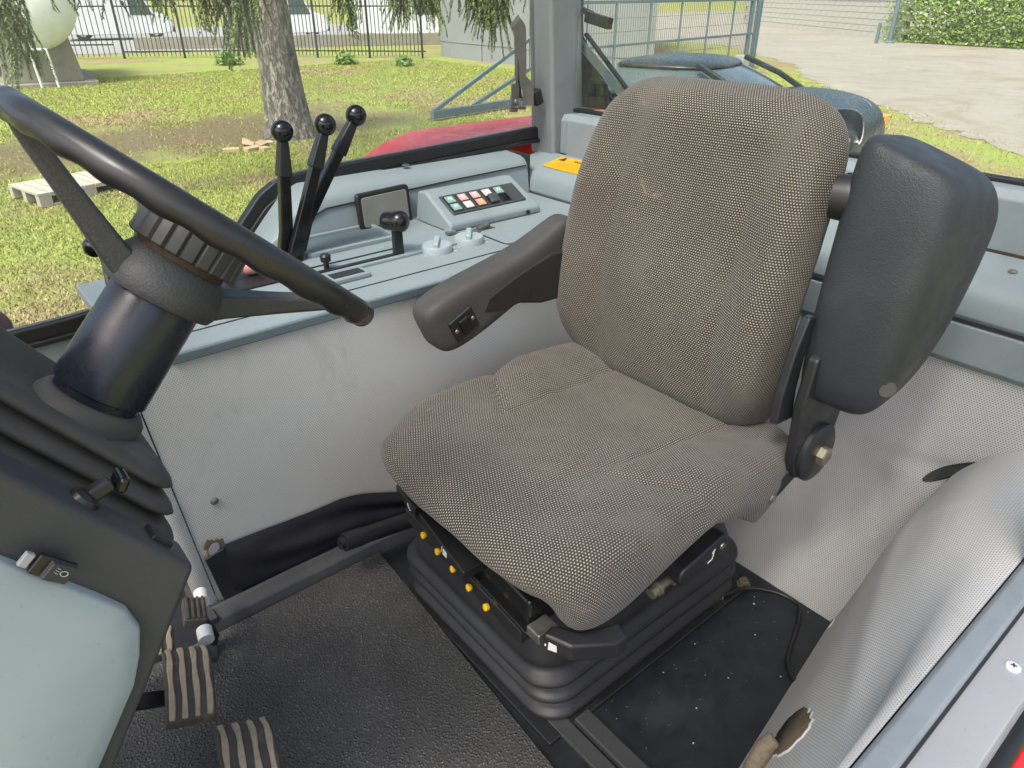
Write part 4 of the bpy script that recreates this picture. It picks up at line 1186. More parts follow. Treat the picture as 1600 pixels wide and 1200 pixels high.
def build_side_window():
    t = thing('side_window', 'right side window pane in a black rubber frame', 'window', (0.9, 1.77, 0.6))
    low = [(-0.75, 0.470), (0.02, 0.486), (0.22, 0.494), (0.46, 0.520), (0.555, 0.592), (0.615, 0.655), (0.668, 0.702), (0.76, 0.727), (1.10, 0.740), (1.56, 0.756)]
    pts = catmull([(x, 1.775, z) for x, z in low], 6)
    MB().bar(pts, 0.036, 0.030, up=(0, 0, 1)).build('frame', 'rubber', t, bevel=0.006, seg=3)
    MB().bar([p + V(0, -0.014, -0.021) for p in pts], 0.012, 0.020, up=(0, 0, 1)).build('inner_bead', 'black_plastic', t, bevel=0.003)
    MB().bar([p + V(0, 0.0, 0.0192) for p in pts], 0.002, 0.010, up=(0, 0, 1)).build('frame_lip', 'teal_dark', t, smooth=False)
    gl = MB(); top = 1.95
    poly = [(p.x, p.z) for p in pts] + [(1.52, top), (-0.75, top)]
    gl.prism(poly, (0, 1.773, 0), (1, 0, 0), (0, 0, 1), (0, 0.004, 0)).build('pane', 'glass', t, smooth=False)
    # grey lower door panel below the front part of the window
    MB().prism([(-0.75, 0.02), (0.61, 0.02), (0.61, 0.60), (0.56, 0.545), (0.48, 0.500), (0.22, 0.474), (-0.75, 0.452)], (0, 1.762, 0), (1, 0, 0), (0, 0, 1), (0, 0.022, 0)).build('lower_panel', 'teal', t, bevel=0.004)
    return t
build_side_window()

def build_rear_window():
    t = thing('rear_window', 'rear window pane behind the seat with black rubber edge', 'window', (1.64, 0.9, 0.82))
    MB().box((1.640, 0.93, 0.826), (0.024, 1.50, 0.012)).build('seal', 'rubber', t, bevel=0.004)
    MB().box((1.640, 0.93, 1.39), (0.004, 1.50, 1.12)).build('pane', 'glass', t, smooth=False)
    return t
build_rear_window()

def build_latch():
    t = thing('window_latch', 'bent grey metal strap handle latching the side window', 'latch', (1.46, 1.74, 0.84))
    p = catmull([(1.452, 1.742, 1.066), (1.440, 1.735, 1.077), (1.434, 1.724, 1.072), (1.442, 1.716, 1.060)], 4)
    p += catmull([(1.444, 1.716, 1.050), (1.452, 1.722, 0.960), (1.455, 1.724, 0.925), (1.470, 1.712, 0.900), (1.474, 1.712, 0.850)], 5)
    MB().bar(p, 0.034, 0.005, up=(1, 0.15, 0)).build('strap', 'zinc', t, bevel=0.0012)
    MB().bar([(1.444, 1.728, 1.05), (1.452, 1.734, 0.92), (1.458, 1.734, 0.87)], 0.008, 0.016, up=(1, 0, 0)).build('strap_rib', 'black_plastic', t, bevel=0.001)
    MB().box((1.436, 1.730, 0.872), (0.030, 0.006, 0.078), Matrix.Rotation(radians(6), 3, 'Y')).build('plate', 'zinc', t, bevel=0.002)
    MB().lathe([(0.008, 0), (0.007, 0.003), (0.003, 0.005)], (1.440, 1.7265, 0.862), (0, -1, 0), 16).build('rivet', 'steel', t)
    MB().box((1.452, 1.722, 0.845), (0.034, 0.018, 0.010), Matrix.Rotation(radians(8), 3, 'Y')).build('strap_foot', 'zinc', t, bevel=0.003)
    MB().box((1.520, 1.728, 0.868), (0.030, 0.030, 0.045), Matrix.Rotation(radians(-20), 3, 'Y')).build('catch', 'black_plastic', t, bevel=0.006)
    MB().box((1.500, 1.742, 0.866), (0.05, 0.010, 0.012)).build('catch_pin', 'black_plastic', t, bevel=0.002)
build_latch()

def build_stay():
    t = thing('window_stay', 'worn grey arm and black plate in the rear window corner', 'stay', (1.70, 1.66, 0.83))
    MB().prism([(1.775, 0.825), (1.775, 1.035), (1.745, 1.035), (1.60, 0.86), (1.60, 0.825)], (1.716, 0, 0), (0, 1, 0), (0, 0, 1), (0.006, 0, 0)).build('backing_plate', 'rubber', t, bevel=0.002)
    MB().bar([(1.706, 1.742, 1.010), (1.706, 1.535, 0.868)], 0.028, 0.006, up=(0, 0.55, 0.82)).build('arm', 'arm_paint', t, bevel=0.002)
    MB().bar([(1.712, 1.722, 1.035), (1.712, 1.505, 0.868)], 0.008, 0.016, up=(0, 0.55, 0.82)).build('arm_edge', 'rubber', t, bevel=0.002)
    MB().lathe([(0.008, 0), (0.008, 0.005)], (1.703, 1.726, 0.998), (-1, 0, 0), 10).build('rivet', 'rust', t)
    MB().tube([(1.70, 1.735, 1.02), (1.69, 1.735, 1.30), (1.67, 1.735, 1.6)], 0.010, 10).build('strut', 'rubber', t)
    pd = MB().prism([(1.725, 0.828), (1.733, 0.868), (1.700, 0.905), (1.650, 0.918), (1.615, 0.900), (1.600, 0.828)], (1.702, 0, 0), (0, 1, 0), (0, 0, 1), (0.010, 0, 0)).build('pad', 'bracket', t, bevel=0.003)
    for (a, b, c_, d_) in ((1.722, 1.692, 0.834, 0.866), (1.686, 1.655, 0.834, 0.862), (1.649, 1.616, 0.834, 0.862), (1.692, 1.662, 0.870, 0.898), (1.655, 1.622, 0.870, 0.896)):
        MB().box((1.7015, (a + b) / 2, (c_ + d_) / 2), (0.003, abs(a - b), d_ - c_)).build('pad_cell', 'boot', pd, bevel=0.0012)
    MB().tube([(1.708, 1.752, 0.99), (1.707, 1.735, 0.93), (1.707, 1.728, 0.88)], 0.007, 8).build('link', 'zinc', t)
    MB().box((1.66, 1.62, 1.075), (0.02, 0.10, 0.03), Matrix.Rotation(radians(10), 3, 'X')).build('top_catch', 'rubber', t, bevel=0.004)
    MB().bar([(1.69, 1.72, 1.10), (1.67, 1.66, 1.09)], 0.014, 0.014).build('catch_arm', 'rubber', t)
build_stay()

# rear fender outside the window
fe = MB(); rings = []
for k in range(17):
    f = k / 16
    x = 1.12 + 1.76 * f
    z = 0.662 + 0.075 * smooth(0, 0.10, f) - 0.03 * smooth(0.35, 1, f)
    rings.append([V(x, 1.82, z - 0.02 - 0.10 * (1 - smooth(0, .06, f))), V(x, 1.84, z), V(x, 1.95, z + 0.004), V(x, 2.15, z), V(x, 2.22, z - 0.03), V(x, 2.23, z - 0.25), V(x, 2.20, z - 0.25), V(x, 1.86, z - 0.05)])
tag(fe.loft(rings).build('tractor_fender', 'red', bevel=0.006), 'red rear mudguard just outside the side window', 'fender')
# rear tyre under the fender, carries it on the ground
ty = thing('rear_wheel', 'black rear tractor wheel under the red mudguard', 'wheel', (1.9, 2.02, -1.1))
tyr = MB().lathe([(0.40, -0.16), (0.66, -0.18), (0.76, -0.15), (0.79, 0), (0.76, 0.15), (0.66, 0.18), (0.40, 0.16)], (1.9, 2.02, -0.30), (0, 1, 0), 48); tyr.build('tyre', 'rubber', ty)
MB().lathe([(0.41, -0.12), (0.40, -0.04), (0.12, -0.02), (0.10, -0.08)], (1.9, 2.02, -0.30), (0, 1, 0), 32).build('rim', 'red', ty)
# round mirror/lamp outside front
ml = thing('front_lamp', 'round dark lamp outside the window at the left picture edge', 'lamp', (0.0, 1.95, 0.40))
MB().lathe([(0.02, 0.03), (0.045, 0.028), (0.052, 0.016), (0.054, 0.0), (0.04, -0.04)], (0.012, 1.93, 0.462), (0.3, -0.75, 0.58), 28).build('housing', 'rubber', ml)
MB().lathe([(0.045, 0.0), (0.030, 0.004), (0.01, 0.006)], V(0.012, 1.93, 0.462) + V(0.3, -0.75, 0.58).normalized() * 0.0285, (0.3, -0.75, 0.58), 28).build('lens', plain('lamp_lens', (0.16, 0.08, 0.09), 0.12), ml)
MB().tube([(0.012, 1.95, 0.43), (0.0, 1.97, 0.2), (-0.02, 1.97, -0.1)], 0.012, 8).build('stem', 'rubber', ml)
# lower hull of the tractor that carries the fender and lamp
hull = MB().box((0.8, 1.02, -0.30), (2.4, 1.50, 0.52)); hull.box((0.9, 1.80, -0.02), (1.9, 0.10, 0.60))
struct(hull.build('cab_underbody', 'rubber', bevel=0.01))

# door sill and wheel-arch lining on the near side ---------------------------
def build_left():
    t = thing('wheel_arch_lining', 'pale grey perforated vinyl lining torn at its foot, beside the door sill', 'lining', (0.9, 0.3, 0))
    prof = [(0.390, -0.002), (0.374, 0.06), (0.357, 0.14), (0.342, 0.22), (0.327, 0.29), (0.305, 0.345), (0.275, 0.388), (0.240, 0.415), (0.200, 0.430), (0.160, 0.434), (0.128, 0.432)]
    slope = [(0.390, -0.002), (0.366, 0.06), (0.342, 0.125), (0.318, 0.185), (0.292, 0.240), (0.264, 0.290), (0.235, 0.332), (0.207, 0.368), (0.180, 0.398), (0.152, 0.420), (0.128, 0.432)]
    pp = catmull([(0, y, z) for y, z in prof], 6); ps = catmull([(0, y, z) for y, z in slope], 6)
    acc = [0.0]
    for a, b in zip(pp, pp[1:]): acc.append(acc[-1] + (b - a).length)
    n = len(pp) - 1
    def lin(u, v):
        f = v * n; i = min(n - 1, int(f)); w = f - i
        x = 0.30 + 1.16 * u
        p = ps[i].lerp(ps[i + 1], w).lerp(pp[i].lerp(pp[i + 1], w), smooth(0.55, 1.35, x))
        s = 0.0035 * mnoise.noise(Vector((x * 5, v * 4, 3))) * sin(pi * v)
        s += 0.004 * math.exp(-((v - 0.52 - 0.10 * sin(x * 4)) / 0.05) ** 2) * smooth(0.5, 0.9, x)
        s += 0.002 * sin(14 * v + 5 * x + 2 * sin(x * 9)) * sin(pi * v) ** 2
        y = p.y - 0.16 * max(0.0, 1.18 - x) * (1 - smooth(0.55, 1.0, v))
        return V(x, y + s, p.z + s * 0.6)
    def uvf(u, v, p):
        f = v * n; i = min(n - 1, int(f)); return (p.x, acc[i] + (acc[i + 1] - acc[i]) * (f - i))
    m = MB().grid(lin, 120, 60, uvf)
    lo = m.build('lining', 'vinyl_liner', t, ang=180)
    # thickness seen along the torn rear edge: dark gap behind
    def patch(cu, cv, ru, rv, name, mat, lift, jag, seedv):
        r_ = random.Random(seedv); mm = MB(); ring = []
        for k in range(40):
            a = 2 * pi * k / 40; j = 1 + jag * r_.uniform(-1, 1) + 0.18 * sin(2 * a + seedv)
            ring.append((cu + ru * j * cos(a), cv + rv * j * sin(a)))
        c0 = lin(cu, cv); e1 = (lin(cu + .01, cv) - lin(cu - .01, cv)).normalized(); e2 = (lin(cu, cv + .01) - lin(cu, cv - .01)).normalized()
        nn = e1.cross(e2).normalized()
        if nn.z < 0: nn = -nn
        if nn.y < 0 and abs(nn.z) < 0.3: nn = -nn
        vs = [lin(a, b) + nn * lift for a, b in ring]
        mm.add(vs + [v - nn * 0.004 for v in vs] + [c0 + nn * lift], [(k, (k + 1) % 40, 80) for k in range(40)] + [(k, 40 + k, 40 + (k + 1) % 40, (k + 1) % 40) for k in range(40)])
        return mm.build(name, mat, t, ang=180)
    patch(0.388, 0.290, 0.042, 0.090, 'torn_edge', 'white_plastic', 0.0015, 0.10, 3)
    patch(0.388, 0.290, 0.039, 0.083, 'torn_hole', 'foam', 0.0030, 0.08, 3)
    patch(0.735, 0.045, 0.010, 0.020, 'torn_edge', 'white_plastic', 0.0015, 0.15, 8)
    patch(0.735, 0.045, 0.008, 0.016, 'torn_hole', 'foam', 0.0030, 0.15, 8)
    f = MB(); pts = [lin(0.325, 0.20) + V(0, 0.006, 0), lin(0.345, 0.215) + V(0, 0.010, 0), lin(0.362, 0.235) + V(0, 0.011, 0.004), lin(0.376, 0.25) + V(0, 0.006, 0.004)]
    fp = catmull(pts, 6)
    f.tube(fp, [0.0175 * (1 + 0.10 * mnoise.noise(Vector((k * 0.7, 0, 0)))) * (0.72 if k == len(fp) - 1 else 1) for k in range(len(fp))], 24, sx=1.15, sy=0.85)
    f.v = [tuple(Vector(q) + Vector(q).normalized() * 0.0022 * mnoise.noise(Vector(q) * 160)) for q in f.v]
    f.build('felt_roll', 'towel', t, ang=180)
    s = thing('door_sill', 'grey-blue painted door sill with black rubber edge', 'sill', (0.9, 0.07, 0.0))
    MB().prism([(0.127, 0.10), (0.127, 0.430), (0.121, 0.435), (0.098, 0.435), (0.094, 0.430), (0.094, 0.10)], (0.25, 0, 0), (0, 1, 0), (0, 0, 1), (1.25, 0, 0)).build('inner_rail', 'teal_paint', s, bevel=0.002)
    MB().prism([(0.094, 0.10), (0.094, 0.4245), (0.042, 0.4245), (0.036, 0.41), (0.036, 0.10)], (0.25, 0, 0), (0, 1, 0), (0, 0, 1), (1.25, 0, 0)).build('outer_rail', 'sill_grey', s, bevel=0.002)
    MB().box((0.87, 0.0925, 0.4265), (1.2, 0.004, 0.004)).build('groove', 'seam', s, smooth=False)
    sc = MB().lathe([(0.0085, 0), (0.0082, 0.0025), (0.005, 0.004)], (0.850, 0.0665, 0.4245), (0, 0, 1), 24).build('sill_screw', 'white_plastic', s)
    for a in (20, 110):
        MB().box((0.850, 0.0665, 0.4288), (0.007, 0.0016, 0.0006), Matrix.Rotation(radians(a), 3, 'Z')).build('screw_slot', 'seam', sc, smooth=False)
    MB().tube([(0.25, 0.030, 0.405), (1.5, 0.030, 0.405)], 0.010, 12).build('rubber_edge', 'rubber', s)
    MB().box((0.875, 0.012, 0.26), (1.25, 0.020, 0.25)).build('outer_skin', 'red', s, bevel=0.004)
    # rear door post
    MB().prism([(1.045, 0.43), (1.075, 0.60), (1.12, 0.90), (1.20, 0.90), (1.16, 0.43)], (0, 0.095, 0), (1, 0, 0), (0, 0, 1), (0, 0.030, 0)).build('post', 'teal_dark', s, bevel=0.004)
build_left()

# hose handle beside the seat
hh = thing('parking_brake_handle', 'black tubular handle lying beside the pleated black skirt', 'handle', (0.55, 1.125, 0.06))
MB().tube([(0.452, 1.125, 0.120), (0.462, 1.125, 0.119)], 0.013, 18).build('end_nut', 'black_plastic', hh)
MB().tube([(0.462, 1.125, 0.119), (0.505, 1.125, 0.113)], 0.0205, 18).build('collar', 'black_plastic', hh)
MB().tube([(0.505, 1.125, 0.113), (0.62, 1.125, 0.095), (0.72, 1.12, 0.06), (0.80, 1.12, 0.0)], 0.0185, 18).build('grip', 'black_plastic', hh)
# cable with brass end fitting
cb = thing('control_cable', 'thin black cable with brass end fitting on the bare floor', 'cable', (1.05, 0.57, 0.0))
pts = catmull([(1.062, 0.568, 0.014), (1.105, 0.556, 0.014), (1.140, 0.528, 0.012), (1.162, 0.490, 0.010), (1.160, 0.452, 0.008), (1.110, 0.425, 0.006), (1.06, 0.408, 0.006), (1.01, 0.385, 0.006), (0.985, 0.350, 0.006)], 8)
MB().tube(pts, 0.0045, 10).build('sheath', 'rubber', cb)
MB().lathe([(0.007, 0), (0.010, 0.002), (0.010, 0.007), (0.007, 0.009), (0.007, 0.016), (0.009, 0.018), (0.003, 0.020), (0.003, 0.045)], (1.035, 0.578, 0.013), (0.95, -0.3, 0.02), 14).build('end_fitting', 'steel', cb)
# ================================================================== ADDED ROOF (out of view): frame and tinted pane that dim the light inside
rf = MB()
for c_, sz in (((0.45, -0.13, 1.96), (2.6, 0.44, 0.08)), ((0.45, 1.80, 1.96), (2.6, 0.22, 0.08)), ((-0.72, 0.89, 1.96), (0.26, 1.60, 0.08)), ((1.62, 0.89, 1.96), (0.26, 1.60, 0.08))):  # near bar widened outwards to keep sky light off the sill
    rf.box(c_, sz)
ro_ = struct(rf.build('added_roof', plain('added_roof_lining', (0.55, 0.55, 0.53), 0.8), smooth=False))
tg = bpy.data.materials.new('light_dimming_glass'); tg.use_nodes = True
tg.node_tree.nodes.clear()
_o = tg.node_tree.nodes.new('ShaderNodeOutputMaterial'); _t = tg.node_tree.nodes.new('ShaderNodeBsdfTransparent')
_t.inputs['Color'].default_value = (0.72, 0.74, 0.74, 1); tg.node_tree.links.new(_t.outputs[0], _o.inputs[0])
MB().box((0.45, 0.89, 1.97), (2.08, 1.60, 0.006)).build('light_dimming_pane', tg, ro_, smooth=False)

# ================================================================== OUTDOORS
GZ = -1.10
def ground_h(x, y):
    d = sqrt(x * x + y * y)
    h = 0.07 * mnoise.noise(Vector((x * 0.35, y * 0.35, 0.5))) + 0.025 * mnoise.noise(Vector((x * 1.6, y * 1.6, 3.5)))
    return GZ + h * smooth(3.5, 7, d) * (1 - smooth(11, 14.5, d))

def lawn_mat():
    m, nt, p = _mat('lawn_soil')
    ob = coords(nt)
    big = noise(nt, ob, 0.33, 5, 0.6, 0.5)
    fine = noise(nt, ob, 9.0, 6, 0.7)
    g = mixc(nt, fine, (0.16, 0.19, 0.045), (0.32, 0.35, 0.11))
    dry = mixc(nt, fine, (0.17, 0.125, 0.062), (0.33, 0.27, 0.15))
    soil = mixc(nt, noise(nt, ob, 14.0, 6, 0.7), (0.075, 0.05, 0.032), (0.18, 0.135, 0.09))
    c = mixc(nt, maprange(nt, big, 0.46, 0.60), g, dry)
    # bare soil band on the bank in front of the tree
    sx = N(nt, 'ShaderNodeSeparateXYZ'); nt.links.new(ob, sx.inputs[0])
    band = math_n(nt, 'ABSOLUTE', math_n(nt, 'SUBTRACT', math_n(nt, 'ADD', sx.outputs[1], math_n(nt, 'MULTIPLY', sx.outputs[0], -0.12)), 13.4))
    wob = math_n(nt, 'ADD', band, math_n(nt, 'MULTIPLY', math_n(nt, 'SUBTRACT', noise(nt, ob, 0.9, 6, 0.65), 0.5), 4.0))
    sel = math_n(nt, 'MULTIPLY', maprange(nt, wob, 0.9, 2.8, 1, 0), maprange(nt, sx.outputs[0], 6.0, 9.0, 1, 0))
    c = mixc(nt, math_n(nt, 'MULTIPLY', sel, 0.9), c, soil)
    nt.links.new(c, p.inputs['Base Color'])
    p.inputs['Roughness'].default_value = 0.95
    p.inputs['Specular IOR Level'].default_value = 0.1
    bump(nt, p, fine, 0.6, 0.05)
    return m
MT['lawn'] = lawn_mat()
def blade_mat():
    m, nt, p = _mat('grass_blades')
    ob = coords(nt)
    g = N(nt, 'ShaderNodeNewGeometry')
    big = noise(nt, ob, 0.33, 5, 0.6, 0.5)
    c = mixc(nt, g.outputs['Random Per Island'], (0.18, 0.215, 0.045), (0.40, 0.42, 0.12))
    d = mixc(nt, g.outputs['Random Per Island'], (0.24, 0.19, 0.085), (0.44, 0.38, 0.20))
    c = mixc(nt, maprange(nt, big, 0.50, 0.66), c, d)
    nt.links.new(c, p.inputs['Base Color'])
    p.inputs['Roughness'].default_value = 0.7
    p.inputs['Specular IOR Level'].default_value = 0.2
    p.inputs['Transmission Weight'].default_value = 0.0
    return m
MT['blades'] = blade_mat()
def yard_mat():
    m, nt, p = _mat('pale_yard_concrete')
    ob = coords(nt)
    c = mixc(nt, noise(nt, ob, 0.5, 6, 0.65), (0.21, 0.185, 0.15), (0.34, 0.305, 0.255))
    c = mixc(nt, maprange(nt, noise(nt, ob, 1.3, 8, 0.7, 1.0), 0.5, 0.68, 0, 0.55), c, (0.17, 0.15, 0.115))
    c = mixc(nt, maprange(nt, noise(nt, ob, 0.22, 7, 0.7, 0.5), 0.52, 0.64, 0, 0.7), c, (0.22, 0.175, 0.125))
    ns = N(nt, 'ShaderNodeTexNoise'); ns.inputs['Scale'].default_value = 0.9; nt.links.new(ob, ns.inputs['Vector'])
    ad = N(nt, 'ShaderNodeVectorMath', operation='ADD'); nt.links.new(ob, ad.inputs[0]); nt.links.new(ns.outputs['Color'], ad.inputs[1])
    vo = voronoi(nt, ad.outputs[0], 0.32, 'DISTANCE_TO_EDGE')
    c = mixc(nt, maprange(nt, vo.outputs['Distance'], 0.004, 0.016, 0.30, 0), c, (0.14, 0.125, 0.10))
    c = mixc(nt, maprange(nt, noise(nt, ob, 14.0, 5, 0.7), 0.56, 0.70, 0, 0.45), c, (0.20, 0.18, 0.15))
    nt.links.new(c, p.inputs['Base Color'])
    p.inputs['Roughness'].default_value = 0.95
    bump(nt, p, noise(nt, ob, 9.0, 6, 0.7), 0.5, 0.03)
    return m
MT['yard'] = yard_mat()
MT['asphalt'] = plain('pale_road', (0.26, 0.255, 0.245), 0.9, var=0.1, vscale=0.5)
MT['iron'] = plain('black_iron', (0.012, 0.012, 0.014), 0.5)
MT['gate'] = plain('grey_green_steel', (0.115, 0.165, 0.185), 0.5, var=0.12)
MT['concrete'] = plain('grey_concrete', (0.225, 0.235, 0.24), 0.85, var=0.12, vscale=1.2, dirt=(0.165, 0.168, 0.165), dirt_amt=0.5, dscale=0.8, bs=0.2, bscale=20)
MT['old_concrete'] = plain('weathered_concrete', (0.24, 0.22, 0.185), 0.9, var=0.25, vscale=3, dirt=(0.11, 0.10, 0.055), dirt_amt=0.7, dscale=2.0, bs=0.4, bscale=18)
MT['block'] = plain('concrete_block', (0.43, 0.405, 0.36), 0.9, var=0.18, vscale=2.5)
MT['tank'] = plain('white_tank_paint', (0.80, 0.81, 0.78), 0.35, var=0.05, vscale=1.5, dirt=(0.70, 0.71, 0.64), dirt_amt=0.5, dscale=0.9)
def bark_mat():
    m, nt, p = _mat('spruce_bark')
    ob = coords(nt)
    mp = N(nt, 'ShaderNodeMapping'); mp.inputs['Scale'].default_value = (1, 1, 0.32); nt.links.new(ob, mp.inputs[0])
    n0 = noise(nt, mp.outputs[0], 16.0, 8, 0.72, 0.6)
    n1 = noise(nt, mp.outputs[0], 52.0, 5, 0.7)
    plate = maprange(nt, math_n(nt, 'ADD', n0, math_n(nt, 'MULTIPLY', math_n(nt, 'SUBTRACT', n1, 0.5), 0.5)), 0.36, 0.58, 0, 1)
    c = mixc(nt, plate, (0.10, 0.083, 0.068), (0.31, 0.275, 0.235))
    c = mixc(nt, maprange(nt, noise(nt, ob, 3.0, 5), 0.45, 0.7, 0, 0.4), c, (0.20, 0.19, 0.14))
    nt.links.new(c, p.inputs['Base Color'])
    p.inputs['Roughness'].default_value = 0.95
    bump(nt, p, plate, 1.0, 0.03)
    return m
MT['bark'] = bark_mat()
MT['needle'] = plain('spruce_needles', (0.14, 0.175, 0.055), 0.7, var=0.6, vscale=2.2)
MT['leaf'] = plain('hedge_leaf', (0.12, 0.20, 0.03), 0.6, var=0.6, vscale=2.0)
MT['blossom'] = plain('pale_blossom', (0.62, 0.60, 0.40), 0.7, var=0.2)
MT['pallet'] = plain('weathered_wood', (0.37, 0.335, 0.28), 0.85, var=0.25, vscale=6, bs=0.2, bscale=60)
MT['brick'] = plain('yellow_brick', (0.42, 0.31, 0.19), 0.9, var=0.35, vscale=5)
MT['car_green'] = plain('dark_green_car_paint', (0.018, 0.024, 0.022), 0.30, var=0.05, coat=0.0, spec=0.3)
MT['car_glass'] = plain('car_window', (0.06, 0.085, 0.085), 0.10, var=0.05)
MT['chrome'] = plain('chrome', (0.6, 0.62, 0.62), 0.15, 1.0, var=0.05)
MT['lampblack'] = plain('lamp_black', (0.004, 0.004, 0.005), 0.2)
MT['amber'] = plain('amber_lens', (0.75, 0.27, 0.06), 0.25)
MT['van_white'] = plain('white_van_paint', (0.58, 0.59, 0.59), 0.3, var=0.03)
MT['van_blue'] = plain('blue_vehicle_paint', (0.05, 0.10, 0.32), 0.3, var=0.05)

def build_ground():
    xs = np.concatenate([np.linspace(-140, -6, 18), np.linspace(-5, 24, 150), np.linspace(26, 200, 30)])
    ys = np.concatenate([np.linspace(-120, -8, 18), np.linspace(-7, 26, 160), np.linspace(28, 220, 30)])
    m = MB(); nx = len(xs)
    m.v = [(x, y, ground_h(x, y)) for y in ys for x in xs]
    m.f = [(j * nx + i, j * nx + i + 1, (j + 1) * nx + i + 1, (j + 1) * nx + i) for j in range(len(ys) - 1) for i in range(nx - 1)]
    struct(m.build('ground', 'lawn', ang=180))
    # pale yard behind the tractor, ragged edge towards the grass strip
    edge = [(7.0, -9.0), (10.5, -1.5), (13.4, 3.6), (16.2, 7.0), (19.2, 10.2), (21.6, 12.4), (24.5, 14.4), (31, 22), (34, 40)]
    e2 = []
    for a, b in zip(edge, edge[1:]):
        for k in range(14):
            f = k / 14; w = 0.45
            e2.append((a[0] + (b[0] - a[0]) * f + random.uniform(-w, w) * 0.6, a[1] + (b[1] - a[1]) * f + random.uniform(-w, w) * 0.3))
    poly = e2 + [(60, 60), (150, 60), (150, -80), (20, -80)]
    yd = MB().add([(x, y, GZ + 0.008) for x, y in poly], [tuple(range(len(poly)))])
    struct(yd.build('yard', 'yard', smooth=False))
    rd = MB().add([(-60, 50, GZ + 0.012), (30, 30.0, GZ + 0.012), (60, 52, GZ + 0.012), (-60, 66, GZ + 0.012)], [(0, 1, 2, 3)])
    struct(rd.build('road', 'asphalt', smooth=False))
build_ground()

def build_grass():
    P = []
    def scatter(n, x0, x1, y0, y1, keep):
        x = rng.uniform(x0, x1, n); y = rng.uniform(y0, y1, n)
        k = np.array([keep(a, b) for a, b in zip(x, y)]); return x[k], y[k]
    def soil(a, b):
        w = abs(b - 0.12 * a - 13.4) + 2.0 * mnoise.noise(Vector((a * 0.9, b * 0.9, 0)))
        return not (w < 1.5 and a < 8.5 and rng.random() < 0.88)
    xa, ya = scatter(170000, -1.5, 9.5, 4.2, 12.0, soil)
    xb, yb = scatter(140000, -0.5, 16.0, 12.0, 25.0, soil)
    def strip(a, b):
        e = 3.6 + (a - 13.4) * 1.17
        return b > e - 0.4 + 0.7 * mnoise.noise(Vector((a, b, 2))) and b < e + 5.0
    xc, yc = scatter(60000, 6.0, 24.0, 0.0, 16.0, strip)
    X = np.concatenate([xa, xb, xc]); Y = np.concatenate([ya, yb, yc]); n = len(X)
    Z = np.array([ground_h(a, b) for a, b in zip(X, Y)]) - 0.004
    H = rng.uniform(0.018, 0.050, n); W = rng.uniform(0.004, 0.008, n)
    far = np.clip(np.hypot(X, Y) / 12, 1, 1.8); W *= far * 1.2; H *= 0.9 + 0.1 * far
    A = rng.uniform(0, 2 * pi, n); L = rng.uniform(0.0, 0.05, n); B = rng.uniform(0, 2 * pi, n)
    co = np.empty((n, 3, 3))
    co[:, 0] = np.stack([X - W * np.cos(A), Y - W * np.sin(A), Z], 1)
    co[:, 1] = np.stack([X + W * np.cos(A), Y + W * np.sin(A), Z], 1)
    co[:, 2] = np.stack([X + L * np.cos(B), Y + L * np.sin(B), Z + H], 1)
    me = bpy.data.meshes.new('grass')
    me.vertices.add(n * 3); me.vertices.foreach_set('co', co.ravel())
    me.loops.add(n * 3); me.loops.foreach_set('vertex_index', np.arange(n * 3, dtype=np.int32))
    me.polygons.add(n); me.polygons.foreach_set('loop_start', np.arange(0, n * 3, 3, dtype=np.int32))
    me.update(calc_edges=True)
    me.materials.append(MT['blades'])
    ob = bpy.data.objects.new('grass', me); COL.objects.link(ob)
    tag(ob, 'short patchy green and dry grass of the lawn outside', 'grass', kind='stuff')
build_grass()

